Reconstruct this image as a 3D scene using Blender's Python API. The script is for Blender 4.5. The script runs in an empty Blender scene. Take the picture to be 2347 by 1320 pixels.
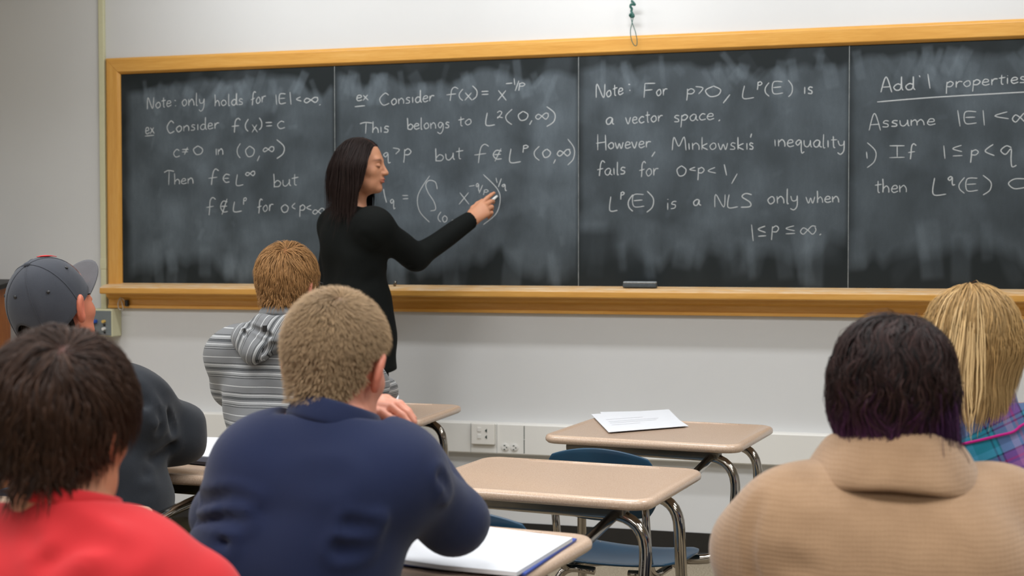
import bpy, bmesh, math, random
import numpy as np
from mathutils import Vector, Matrix

# ---------------------------------------------------------------- camera, light, exposure
PI = math.pi
scn = bpy.context.scene
COL = scn.collection
FOCAL_PX, YAW, PITCH, ROLL, CAM_H, WALL_Y = 3217.15, 0.2814, 0.03, -0.0011, 1.33, 5.911
cam_data = bpy.data.cameras.new('camera')
cam_data.sensor_width = 36.0
cam_data.lens = FOCAL_PX / 2347.0 * 36.0
cam_data.clip_start = 0.05
cam_data.dof.use_dof = True
cam_data.dof.focus_distance = 3.9
cam_data.dof.aperture_fstop = 5.0
cam = bpy.data.objects.new('camera', cam_data)
COL.objects.link(cam)
cam.rotation_mode = 'XYZ'
_fw = Vector((-math.sin(YAW) * math.cos(PITCH), math.cos(YAW) * math.cos(PITCH), -math.sin(PITCH)))
_r = Vector((math.cos(YAW), math.sin(YAW), 0))
_u = _r.cross(_fw)
_r2 = math.cos(ROLL) * _r + math.sin(ROLL) * _u
_u2 = -math.sin(ROLL) * _r + math.cos(ROLL) * _u
cam.matrix_world = Matrix(((_r2.x, _u2.x, -_fw.x, 0), (_r2.y, _u2.y, -_fw.y, 0), (_r2.z, _u2.z, -_fw.z, CAM_H), (0, 0, 0, 1)))
scn.camera = cam

scn.view_settings.view_transform = 'Standard'
scn.view_settings.look = 'None'
scn.view_settings.gamma = 1.0
scn.view_settings.use_curve_mapping = False
scn.view_settings.exposure = 0.12

world = bpy.data.worlds.new('world')
scn.world = world
world.use_nodes = True
world.node_tree.nodes['Background'].inputs['Color'].default_value = (0.9, 0.93, 1.0, 1)
world.node_tree.nodes['Background'].inputs['Strength'].default_value = 0.02

def area_lamp(name, loc, sx, sy, power, color, rot=(0, 0, 0), spread=PI):
    l = bpy.data.lights.new(name, 'AREA')
    l.shape = 'RECTANGLE'
    l.size, l.size_y, l.energy, l.color, l.spread = sx, sy, power, color, spread
    o = bpy.data.objects.new(name, l)
    o.location = loc
    o.rotation_euler = rot
    COL.objects.link(o)
    return o

LAMP_C = (0.968, 0.982, 1.0)
# fluorescent wall-washers above the board, and the ceiling troffers over the class
for _x, _e in ((-2.70, 8.7), (-1.25, 10.8), (0.25, 9.4)):
    area_lamp('board_lamp', (_x, 4.98, 2.86), 1.0, 0.12, _e, LAMP_C, (0.75, 0, 0), 2.7)
for _x in (-4.5, -2.7, -0.8, 1.1):
    for _y, _e in ((3.3, 25), (1.3, 25), (-0.9, 24)):
        area_lamp('troffer_lamp', (_x, _y, 2.90), 1.2, 0.6, _e * (.8 if _x < -4 else 1), LAMP_C, (0, 0, 0), 2.55)

# ---------------------------------------------------------------- pixel helpers (photo 2347 x 1320)
def ray(px, py):
    return _fw + _r2 * ((px - 1173.5) / FOCAL_PX) + _u2 * ((660.0 - py) / FOCAL_PX)
def at_y(px, py, Y):
    d = ray(px, py); return Vector((0, 0, CAM_H)) + d * (Y / d.y)
def at_z(px, py, Z):
    d = ray(px, py); return Vector((0, 0, CAM_H)) + d * ((Z - CAM_H) / d.z)
def at_d(px, py, D):
    return Vector((0, 0, CAM_H)) + ray(px, py) * D

# ---------------------------------------------------------------- object helpers
def link_mesh(name, verts, faces, material, parent=None, smooth=True, mods=None):
    me = bpy.data.meshes.new(name)
    v = np.asarray(verts, dtype=np.float32).reshape(-1, 3)
    if isinstance(faces, np.ndarray):
        n, k = faces.shape
        me.vertices.add(len(v)); me.vertices.foreach_set('co', v.ravel())
        me.loops.add(n * k); me.loops.foreach_set('vertex_index', faces.ravel().astype(np.int32))
        me.polygons.add(n)
        me.polygons.foreach_set('loop_start', np.arange(0, n * k, k, dtype=np.int32))
        me.polygons.foreach_set('loop_total', np.full(n, k, dtype=np.int32))
        me.update(calc_edges=True)
        me.validate()
    else:
        me.from_pydata([tuple(map(float, p)) for p in v], [], faces)
        me.update()
    if smooth:
        me.polygons.foreach_set('use_smooth', np.ones(len(me.polygons), dtype=bool))
    o = bpy.data.objects.new(name, me)
    COL.objects.link(o)
    if material is not None:
        me.materials.append(material)
    if parent is not None:
        o.parent = parent
    return o

def bm_obj(name, bm, material, parent=None, smooth=False, bevel=0.0, segs=2, auto=None):
    me = bpy.data.meshes.new(name)
    bmesh.ops.recalc_face_normals(bm, faces=bm.faces[:])
    bm.to_mesh(me); bm.free()
    if smooth:
        for p in me.polygons: p.use_smooth = True
    o = bpy.data.objects.new(name, me)
    COL.objects.link(o)
    me.materials.append(material)
    if parent is not None:
        o.parent = parent
    if bevel > 0:
        m = o.modifiers.new('bevel', 'BEVEL'); m.width = bevel; m.segments = segs; m.limit_method = 'ANGLE'
        for p in me.polygons: p.use_smooth = True
        w = o.modifiers.new('wn', 'WEIGHTED_NORMAL'); w.keep_sharp = True
    return o

def add_box(bm, x0, x1, y0, y1, z0, z1, M=None):
    vs = [bm.verts.new((x, y, z)) for x in (x0, x1) for y in (y0, y1) for z in (z0, z1)]
    for f in ((0, 1, 3, 2), (4, 6, 7, 5), (0, 4, 5, 1), (2, 3, 7, 6), (0, 2, 6, 4), (1, 5, 7, 3)):
        bm.faces.new([vs[i] for i in f])
    if M is not None:
        for v in vs: v.co = M @ v.co
    return vs

def box_obj(name, x0, x1, y0, y1, z0, z1, material, parent=None, bevel=0.0, segs=2):
    bm = bmesh.new(); add_box(bm, x0, x1, y0, y1, z0, z1)
    return bm_obj(name, bm, material, parent, bevel=bevel, segs=segs)

def fillet(pts, rad, n=6):
    """polyline with its corners rounded to the given radius"""
    P = [Vector(p) for p in pts]; out = [P[0]]
    for i in range(1, len(P) - 1):
        a, b, c = P[i - 1], P[i], P[i + 1]
        d1, d2 = (a - b), (c - b)
        t = min(rad, d1.length * .49, d2.length * .49)
        p1, p2 = b + d1.normalized() * t, b + d2.normalized() * t
        for k in range(n + 1):
            s = k / n
            out.append((1 - s) ** 2 * p1 + 2 * s * (1 - s) * b + s * s * p2)
    out.append(P[-1])
    return out

def crom(pts, n=6, closed=False):
    P = [np.array(p, float) for p in pts]
    if len(P) < 3 and not closed: return P
    out = []
    N = len(P)
    for i in range(N if closed else N - 1):
        if closed: p0, p1, p2, p3 = P[i - 1], P[i], P[(i + 1) % N], P[(i + 2) % N]
        else: p0, p1, p2, p3 = P[max(i - 1, 0)], P[i], P[i + 1], P[min(i + 2, N - 1)]
        for k in range(n):
            t = k / n
            out.append(.5 * (2 * p1 + (p2 - p0) * t + (2 * p0 - 5 * p1 + 4 * p2 - p3) * t * t + (3 * p1 - p0 - 3 * p2 + p3) * t ** 3))
    if not closed: out.append(P[-1])
    return out

def tube_geo(pts, rad, sides=12, cap=True):
    P = [Vector(p) for p in pts]; n = len(P)
    R = rad if hasattr(rad, '__len__') else [rad] * n
    verts, faces = [], []
    prev = None
    for i in range(n):
        t = (P[min(i + 1, n - 1)] - P[max(i - 1, 0)])
        t = t.normalized() if t.length > 1e-9 else Vector((0, 0, 1))
        if prev is None:
            a = Vector((0, 0, 1)) if abs(t.z) < .9 else Vector((1, 0, 0))
            u = t.cross(a).normalized()
        else:
            u = (prev - t * prev.dot(t)).normalized()
        prev = u; w = t.cross(u)
        for k in range(sides):
            an = 2 * PI * k / sides
            verts.append(P[i] + (u * math.cos(an) + w * math.sin(an)) * R[i])
    for i in range(n - 1):
        for k in range(sides):
            a, b = i * sides + k, i * sides + (k + 1) % sides
            faces.append((a, b, b + sides, a + sides))
    if cap:
        faces.append(tuple(range(sides))[::-1]); faces.append(tuple(range((n - 1) * sides, n * sides)))
    return verts, faces

def tube_obj(name, pts, rad, material, parent=None, sides=12):
    v, f = tube_geo(pts, rad, sides)
    return link_mesh(name, [tuple(p) for p in v], f, material, parent)

def merge_geo(parts):
    V, F, o = [], [], 0
    for v, f in parts:
        V += [tuple(p) for p in v]; F += [tuple(i + o for i in q) for q in f]; o += len(v)
    return V, F

def thing(name, label, cat, loc=(0, 0, 0), rz=0.0, group=None):
    o = bpy.data.objects.new(name, None)
    o.empty_display_size = .1
    COL.objects.link(o)
    o.location = loc; o.rotation_euler = (0, 0, rz)
    o['label'] = label; o['category'] = cat
    if group: o['group'] = group
    return o
def tag(o, label, cat, group=None):
    o['label'] = label; o['category'] = cat
    if group: o['group'] = group
    return o
def struct(o):
    o['kind'] = 'structure'; return o
def copy_tree(o, parent=None):
    c = o.copy(); COL.objects.link(c)
    if parent is not None:
        c.parent = parent
    for ch in list(o.children):
        copy_tree(ch, c)
    return c

# ---------------------------------------------------------------- materials
def srgb(r, g, b):
    def f(c):
        c /= 255.0
        return c / 12.92 if c <= .04045 else ((c + .055) / 1.055) ** 2.4
    return (f(r), f(g), f(b), 1.0)

class NT:
    """small wrapper for building a node material"""
    def __init__(self, name):
        self.m = bpy.data.materials.new(name); self.m.use_nodes = True
        self.t = self.m.node_tree; self.p = self.t.nodes['Principled BSDF']
    def n(self, kind, **kw):
        nd = self.t.nodes.new(kind)
        for k, v in kw.items():
            if k.startswith('i_'):
                nd.inputs[k[2:].replace('_', ' ')].default_value = v
            else: setattr(nd, k, v)
        return nd
    def l(self, a, b): self.t.links.new(a, b)
    def coord(self, scale=(1, 1, 1), rot=(0, 0, 0), kind='Object'):
        c = self.n('ShaderNodeTexCoord'); mp = self.n('ShaderNodeMapping')
        mp.inputs['Scale'].default_value = scale; mp.inputs['Rotation'].default_value = rot
        self.l(c.outputs[kind], mp.inputs['Vector']); return mp.outputs['Vector']
    def noise(self, vec, scale, detail=4, rough=.5):
        nd = self.n('ShaderNodeTexNoise'); nd.inputs['Scale'].default_value = scale
        nd.inputs['Detail'].default_value = detail; nd.inputs['Roughness'].default_value = rough
        if vec is not None: self.l(vec, nd.inputs['Vector'])
        return nd.outputs['Fac']
    def ramp(self, fac, stops, interp='LINEAR'):
        r = self.n('ShaderNodeValToRGB'); cr = r.color_ramp; cr.interpolation = interp
        while len(cr.elements) < len(stops): cr.elements.new(.5)
        for e, (p, c) in zip(cr.elements, stops):
            e.position = p; e.color = c if hasattr(c, '__len__') else (c, c, c, 1)
        self.l(fac, r.inputs['Fac']); return r.outputs['Color']
    def mix(self, fac, a, b, blend='MIX'):
        x = self.n('ShaderNodeMix'); x.data_type = 'RGBA'; x.blend_type = blend
        for sock, val in ((x.inputs[0], fac), (x.inputs[6], a), (x.inputs[7], b)):
            if hasattr(val, 'is_output'): self.l(val, sock)
            else: sock.default_value = val
        return x.outputs[2]
    def math(self, op, a, b=0.0, c=0.0):
        x = self.n('ShaderNodeMath'); x.operation = op
        for sock, val in zip(x.inputs, (a, b, c)):
            if hasattr(val, 'is_output'): self.l(val, sock)
            else: sock.default_value = val
        return x.outputs[0]
    def bump(self, h, strength=.3, dist=.001):
        b = self.n('ShaderNodeBump'); b.inputs['Strength'].default_value = strength
        b.inputs['Distance'].default_value = dist
        self.l(h, b.inputs['Height']); self.l(b.outputs['Normal'], self.p.inputs['Normal'])
    def base(self, c):
        s = self.p.inputs['Base Color']
        if hasattr(c, 'is_output'): self.l(c, s)
        else: s.default_value = c
    def set(self, **kw):
        for k, v in kw.items(): self.p.inputs[k.replace('_', ' ')].default_value = v
        return self

def simple(name, col, rough=.5, metal=0.0, var=.06, scale=30, spec=.5, bump=0.0, bscale=200, bdist=.001):
    t = NT(name); vec = t.coord()
    f = t.noise(vec, scale, 3)
    lo = tuple(c * (1 - var) for c in col[:3]) + (1,); hi = tuple(min(1, c * (1 + var)) for c in col[:3]) + (1,)
    t.base(t.ramp(f, [(.3, lo), (.7, hi)]))
    t.set(Roughness=rough, Metallic=metal, Specular_IOR_Level=spec)
    if bump > 0: t.bump(t.noise(vec, bscale, 3), bump, bdist)
    return t.m

M_WALL = simple('painted_wall', srgb(212, 213, 213), .75, var=.015, scale=2.2, spec=.25, bump=.10, bscale=260, bdist=.0008)
M_CEIL = simple('ceiling_tile', srgb(226, 224, 218), .9, var=.02, scale=60)
M_TRUNK = simple('painted_trunking', srgb(228, 227, 222), .45, var=.01, scale=6)
M_OUTLET = simple('outlet_plastic', srgb(228, 226, 220), .35, var=.01)
M_DARKGAP = simple('dark_slot', srgb(52, 66, 60), .6)
M_BASE = simple('black_vinyl', srgb(30, 29, 27), .45, var=.1)
M_RACE = simple('cream_raceway', srgb(206, 204, 170), .45, var=.02)
M_CHROME = simple('chrome', srgb(172, 166, 158), .09, 1.0, var=.03, scale=8)
M_STEEL = simple('dull_steel', srgb(120, 116, 108), .35, 1.0, var=.05)
M_GREYPLATE = simple('grey_plate', srgb(112, 120, 122), .5, var=.04)
M_BLUEPLUG = simple('blue_plastic', srgb(44, 84, 168), .4)
M_YELLOW = simple('yellow_plastic', srgb(212, 178, 96), .4)
M_WHITE = simple('white_plastic', srgb(225, 224, 220), .4)
M_BLACK = simple('black_plastic', srgb(22, 22, 23), .45)
M_PAPER = simple('paper', srgb(214, 217, 222), .8, var=.01)
M_INK = simple('grey_print', srgb(176, 180, 186), .8)
M_FOLDER = simple('blue_folder', srgb(52, 78, 160), .45)
M_NOTEBOOK = simple('dark_notebook', srgb(38, 40, 52), .5)
M_CORD = simple('green_cord', srgb(44, 92, 84), .6, var=.15, scale=300, bump=.5, bscale=900)
M_CHALK = simple('chalk', srgb(240, 240, 236), .9)
M_FELT = simple('eraser_felt', srgb(74, 80, 84), .95, var=.2, scale=150, bump=.4, bscale=700)
M_ERASERTOP = simple('eraser_back', srgb(150, 155, 158), .9, var=.2, scale=90)

def wood(name, dark, mid, light, axis_scale, rough=.35):
    t = NT(name); vec = t.coord(axis_scale)
    a = t.noise(vec, 5.0, 6, .6); b = t.noise(vec, 22.0, 5, .65)
    f = t.math('ADD', t.math('MULTIPLY', a, .6), t.math('MULTIPLY', b, .4))
    t.base(t.ramp(f, [(.32, dark), (.5, mid), (.68, light)]))
    t.set(Roughness=rough, Specular_IOR_Level=.5)
    t.bump(b, .08, .0008)
    return t.m
OAK = (srgb(202, 145, 64), srgb(215, 159, 76), srgb(226, 175, 97))
M_OAK_H = wood('golden_oak', *OAK, (.5, 8, 8))
M_OAK_V = wood('golden_oak_upright', *OAK, (8, 8, .5))
M_LECTERN = wood('lectern_oak', srgb(120, 66, 24), srgb(146, 84, 32), srgb(164, 98, 42), (6, 6, .5))

def laminate():
    t = NT('tan_laminate'); vec = t.coord()
    f = t.noise(vec, 420, 2, .5); g = t.noise(vec, 3, 3)
    c = t.ramp(f, [(.36, srgb(184, 158, 136)), (.52, srgb(197, 172, 150)), (.66, srgb(205, 182, 161))])
    c = t.mix(t.math('MULTIPLY', g, .18), c, srgb(166, 138, 116))
    t.base(c); t.set(Roughness=.22, Specular_IOR_Level=.55, Coat_Weight=.22, Coat_Roughness=.06)
    return t.m
M_LAM = laminate()
def seat_plastic():
    t = NT('teal_blue_shell'); vec = t.coord()
    t.base(t.ramp(t.noise(vec, 5, 3), [(.35, srgb(14, 52, 76)), (.65, srgb(18, 62, 88))]))
    t.set(Roughness=.38); t.bump(t.noise(vec, 700, 2), .15, .0005); return t.m
M_SEAT = seat_plastic()
def carpet():
    t = NT('speckled_carpet'); vec = t.coord()
    a = t.noise(vec, 160, 3, .7); b = t.noise(vec, 420, 2, .6)
    f = t.math('ADD', t.math('MULTIPLY', a, .5), t.math('MULTIPLY', b, .5))
    t.base(t.ramp(f, [(.36, srgb(104, 94, 80)), (.5, srgb(160, 148, 128)), (.62, srgb(198, 188, 168))]))
    t.set(Roughness=.95, Specular_IOR_Level=.1); t.bump(f, .8, .006); return t.m
M_CARPET = carpet()
# ---------------------------------------------------------------- room shell
XL, XR, YB, ZC = -5.6, 3.0, -3.2, 2.95
struct(box_obj('floor', XL - .1, XR + .1, YB - .1, WALL_Y + .1, -.1, 0, M_CARPET))
struct(box_obj('ceiling', XL - .1, XR + .1, YB - .1, WALL_Y + .1, ZC, ZC + .1, M_CEIL))
struct(box_obj('wall_front', XL - .1, XR + .1, WALL_Y, WALL_Y + .1, 0, ZC, M_WALL))
struct(box_obj('wall_left', XL - .1, XL, YB, WALL_Y, 0, ZC, M_WALL))
struct(box_obj('wall_right', XR, XR + .1, YB, WALL_Y, 0, ZC, M_WALL))
struct(box_obj('wall_back', XL - .1, XR + .1, YB - .1, YB, 0, ZC, M_WALL))
# vinyl cove base: a profile swept along the front wall
def sweep_x(profile, x0, x1):
    n = len(profile)
    v = [(x, WALL_Y - a, z) for x in (x0, x1) for a, z in profile]
    f = [(i, (i + 1) % n, n + (i + 1) % n, n + i) for i in range(n)] + [tuple(range(n))[::-1], tuple(range(n, 2 * n))]
    return v, f
v, f = sweep_x([(0, .112), (.004, .112), (.005, .03), (.009, .014), (.022, .004), (.026, 0), (0, 0)], XL, XR)
o = link_mesh('baseboard_front', v, f, M_BASE, smooth=False); struct(o)
# service trunking (raceway) along the front wall
bm = bmesh.new()
v, f = sweep_x([(0, .5545), (.05, .5545), (.055, .549), (.055, .425), (.05, .4195), (0, .4195)], XL, XR)
vs = [bm.verts.new(p) for p in v]
for q in f: bm.faces.new([vs[i] for i in q])
trunk = thing('wall_trunking', 'long pale grey power trunking running low along the board wall', 'trunking', (-1.6, WALL_Y, .42))
def sub(o, par):
    """parent o, built in world coordinates, under par without moving it"""
    o.parent = par
    o.matrix_parent_inverse = Matrix.LocRotScale(par.location, par.rotation_euler, None).inverted()
    return o
sub(bm_obj('cover', bm, M_TRUNK), trunk)
ty = WALL_Y - .055
def tx(px, py=1000): return at_y(px, py, ty).x
# raised data outlet and the double socket
bm = bmesh.new(); xa, xb = tx(1083), tx(1136)
add_box(bm, xa, xb, ty - .022, ty, .462, .5545)
dp = sub(bm_obj('data_outlet', bm, M_OUTLET, bevel=.004), trunk)
for zc in (.528, .498):
    sub(box_obj('blank_jack', tx(1098), tx(1106), ty - .026, ty - .02, zc - .009, zc + .009, M_WHITE, bevel=.001), trunk)
for zc in (.524, .496):
    xx = tx(1117.5)
    tri = [(xx - .005, zc), (xx + .004, zc + .009), (xx + .004, zc - .009)]
    v, f = ([(x_, y_, z_) for y_ in (ty - .0245, ty - .02) for x_, z_ in tri], [(0, 1, 2), (5, 4, 3), (0, 3, 4, 1), (1, 4, 5, 2), (2, 5, 3, 0)])
    sub(link_mesh('open_jack', v, f, M_DARKGAP, smooth=False), trunk)
def disc_geo(cx, y0, cz, r, th, n=24):
    v = [(cx + r * math.cos(2 * PI * k / n), y, cz + r * math.sin(2 * PI * k / n)) for y in (y0, y0 - th) for k in range(n)]
    f = [(k, (k + 1) % n, n + (k + 1) % n, n + k) for k in range(n)] + [tuple(range(n)), tuple(range(n, 2 * n))[::-1]]
    return v, f
for pxc in (1158, 1179):
    cx = tx(pxc)
    v, f = merge_geo([disc_geo(cx, ty, .452, .0165, .005), disc_geo(cx, ty - .005, .452, .012, .003)])
    so = sub(link_mesh('socket', v, f, M_WHITE, smooth=False), trunk)
    for dx, dz, w, h in ((-.001, .0085, .0035, .002), (-.001, -.0085, .0035, .002), (.0085, 0, .0025, .0022)):
        sl = box_obj('slot', cx + dx - w, cx + dx + w, ty - .0095, ty - .007, .452 + dz - h, .452 + dz + h, M_DARKGAP)
        sl.parent = so; sl.matrix_parent_inverse = Matrix.Identity(4)
xs_ = tx(1201.5)
for z0_, z1_ in ((.49, .5475), (.428, .487)):
    sub(box_obj('cover_gap', xs_ - .0016, xs_ + .0016, ty - .0012, ty + .001, z0_, z1_, M_DARKGAP), trunk)
for pxs in (1079, 1139):
    x_ = tx(pxs); sub(box_obj('cover_seam', x_ - .0006, x_ + .0006, ty - .0006, ty + .001, .423, .552, M_GREYPLATE), trunk)

# cream raceway down the wall with its connection box
pxl, pxr = -3.748, -3.719
rw = thing('wall_raceway', 'cream vertical cable raceway running up beside the chalkboard frame', 'cable raceway', (pxl + .015, WALL_Y, 1.03))
sub(box_obj('duct', pxl, pxr, WALL_Y - .02, WALL_Y, 1.03, ZC, M_RACE, bevel=.003), rw)
zj = at_y(247, 617, WALL_Y).z
sub(box_obj('coupling', pxl - .0015, pxr + .0015, WALL_Y - .0215, WALL_Y, zj - .0, zj + .05, M_RACE, bevel=.002), rw)
bx1 = at_y(279, 720, WALL_Y).x; bx0 = bx1 - .145; bz1, bz0 = 1.0335, .903
cb = thing('connection_box', 'cream wall box with grey plate and blue plug below raceway', 'wall box', ((bx0 + bx1) / 2, WALL_Y, bz0))
sub(box_obj('housing', bx0, bx1, WALL_Y - .085, WALL_Y, bz0, bz1, M_RACE, bevel=.005), cb)
sub(box_obj('front_plate', bx0 + .006, bx1 - .004, WALL_Y - .0885, WALL_Y - .084, bz0 + .006, bz1 - .008, M_GREYPLATE, bevel=.001), cb)
fy = WALL_Y - .0885
def bxp(px): return at_y(px, 740, fy).x
v, f = tube_geo([(bxp(213) , fy, .975), (bxp(213), fy - .05, .972)], .011, 10)
v2, f2 = tube_geo([(bxp(222), fy, .975), (bxp(222), fy - .02, .973)], .012, 10)
bm = bmesh.new(); add_box(bm, bxp(206), bxp(224), fy - .022, fy + .001, .967, .984)
sub(bm_obj('plug', bm, M_BLUEPLUG, bevel=.004), cb)
for pxx, zz, mm in ((239.5, .976, M_YELLOW), (239.5, .941, M_WHITE)):
    v, f = disc_geo(bxp(pxx), fy + .001, zz, .0075, .016, 16)
    sub(link_mesh('jack', v, f, mm, smooth=False), cb)
for pxx, zz, w in ((239.5, .958, .006), (210, .95, .012), (216, .93, .006), (240, .922, .005)):
    x_ = bxp(pxx); sub(box_obj('dark_port', x_ - w, x_ + w, fy - .0015, fy + .001, zz - .005, zz + .005, M_BLACK), cb)

# wooden lectern at the left edge
lx = at_y(26, 740, 5.66).x + .035
lec = thing('lectern', 'brown wooden lectern with black sloping top behind the capped student', 'lectern', (lx - .30, 5.45, 0))
bm = bmesh.new(); add_box(bm, -.27, .27, -.2, .2, .04, 1.1)
for vv in bm.verts:
    if vv.co.z > 1: vv.co.z = 1.145 if vv.co.y > 0 else 1.085
lec_body = bm_obj('cabinet', bm, M_LECTERN, lec, bevel=.004)
bm = bmesh.new(); add_box(bm, -.30, .30, -.23, .23, 1.088, 1.112)
for vv in bm.verts:
    vv.co.z += .06 * (vv.co.y + .2) / .4
bm_obj('sloping_top', bm, M_BLACK, lec, bevel=.004)
box_obj('plinth', -.25, .25, -.18, .18, 0, .045, M_BLACK, lec)
# ---------------------------------------------------------------- chalkboard
SX0, SX1, SZ0, SZ1 = -3.635, 0.86, 1.1545, 2.1455
SEAMS = [SX0, -2.542, -1.408, -.274, SX1]
SLATE_Y = WALL_Y - .006
board = thing('chalkboard', 'long slate chalkboard with golden oak frame covered in chalk maths', 'chalkboard', ((SX0 + SX1) / 2, WALL_Y, 1.034))

def chalk_dust(px_, pz_, n_u, n_v, x0, x1, k, rng):
    """erased chalk left on one panel: eraser swipes piled up on the slate, 0..1"""
    U = np.linspace(x0, x1, n_u)[:, None]; V = np.linspace(SZ0, SZ1, n_v)[None, :]
    D = np.zeros((n_u, n_v), np.float32)
    w, h = x1 - x0, SZ1 - SZ0
    def swipe(cx, cz, ang, ln, wd, amt, soft):
        ca, sa = math.cos(ang), math.sin(ang)
        a = (U - cx) * ca + (V - cz) * sa; b = -(U - cx) * sa + (V - cz) * ca
        m = np.clip((ln / 2 - np.abs(a)) / soft + .5, 0, 1) * np.clip((wd / 2 - np.abs(b)) / (soft * .6) + .5, 0, 1)
        np.copyto(D, D + amt * m * (1 - D))
    lo = {0: .07, 1: .10, 2: .15, 3: .15}[k]; mar = {0: .05, 1: .01, 2: .01, 3: .01}[k]
    def n1(x, seed, sc):
        r = np.random.default_rng(seed).random(400); p = (x - SX0) * sc; i = p.astype(int); f = p - i; f = f * f * (3 - 2 * f); return r[i] * (1 - f) + r[i + 1] * f
    Uf = U[:, 0]
    top = SZ1 - .035 - .075 * n1(Uf, 5 + k, 9) - .045 * n1(Uf, 15 + k, 28) * n1(Uf, 25 + k, 6)
    bot = SZ0 + lo + .11 * (n1(Uf, 35 + k, 7) - .5) + .06 * (n1(Uf, 45 + k, 24) - .5)
    M_ = np.clip((top[:, None] - V) / .035 + .5, 0, 1) * np.clip((V - bot[:, None]) / .07 + .5, 0, 1) * np.clip((U - x0 - mar) / .04 + .5, 0, 1) * np.clip((x1 - .006 - U) / .02 + .5, 0, 1)
    D += .27 * M_
    for _ in range(44):   # uprights, soft, wiping a little on or off
        cx = x0 + rng.random() * w; zt_ = SZ1 - .06 - rng.random() * .2; zb_ = SZ0 + lo + (rng.random() - .3) * .2
        swipe(cx, (zt_ + zb_) / 2, PI / 2 + (rng.random() - .5) * .5, zt_ - zb_, .05 + rng.random() * .12, (rng.random() - .42) * .07, .06)
    for _ in range(60):   # broad slanting strokes of the eraser
        cx = x0 + mar + rng.random() * (w - 2 * mar); cz = SZ0 + lo + .1 + rng.random() * (h - lo - .22)
        swipe(cx, cz, rng.random() * PI, .2 + rng.random() * .45, .05 + rng.random() * .11, (rng.random() - .42) * .12, .04)
    for _ in range(30):   # ragged stroke ends along the top and the sides
        cx = x0 + mar + .02 + rng.random() * (w - 2 * mar - .04)
        swipe(cx, SZ1 - .07 - rng.random() * .09, PI / 2 + (rng.random() - .5) * 1.5, .05 + rng.random() * .10, .018 + rng.random() * .04, .05 + rng.random() * .13, .014)
    for _ in range(16):   # feet of strokes along the bottom
        cx = x0 + mar + rng.random() * (w - 2 * mar)
        swipe(cx, SZ0 + lo + (rng.random() - .5) * .10, PI / 2 + (rng.random() - .5) * .5, .10 + rng.random() * .14, .03 + rng.random() * .06, .04 + rng.random() * .09, .025)
    for _ in range(10):   # small chalky smudges
        swipe(x0 + mar + .05 + rng.random() * (w - 2 * mar - .1), SZ0 + lo + .1 + rng.random() * (h - lo - .25), rng.random() * PI, .02 + rng.random() * .05, .012 + rng.random() * .02, .06 + rng.random() * .08, .012)
    np.clip(D, 0, 1, out=D)
    if k == 2:   # the corner that stays clean, bottom left of the third panel
        m = np.clip((x0 + .17 - U) / .06 + .5, 0, 1) * np.clip((SZ0 + .25 - V) / .05 + .5, 0, 1)
        D *= 1 - .75 * m
    if k == 2: D *= .82
    if k == 1:
        m = np.clip((U - (x1 - .10)) / .10, 0, 1) * np.clip((SZ0 + .22 - V) / .10 + .5, 0, 1)
        D *= 1 - .6 * m
    if k == 3:
        D *= .75
    # low-frequency mottling
    g = rng.random((14, 12)).astype(np.float32)
    gi = np.clip((np.linspace(0, 12.99, n_u)), 0, 12.99); gj = np.clip(np.linspace(0, 10.99, n_v), 0, 10.99)
    i0, j0 = gi.astype(int), gj.astype(int); fi, fj = gi - i0, gj - j0
    fi, fj = (fi * fi * (3 - 2 * fi))[:, None], (fj * fj * (3 - 2 * fj))[None, :]
    G = (g[i0][:, j0] * (1 - fi) * (1 - fj) + g[i0 + 1][:, j0] * fi * (1 - fj) + g[i0][:, j0 + 1] * (1 - fi) * fj + g[i0 + 1][:, j0 + 1] * fi * fj)
    D *= .70 + .38 * G
    return np.clip(D, 0, 1)

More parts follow.
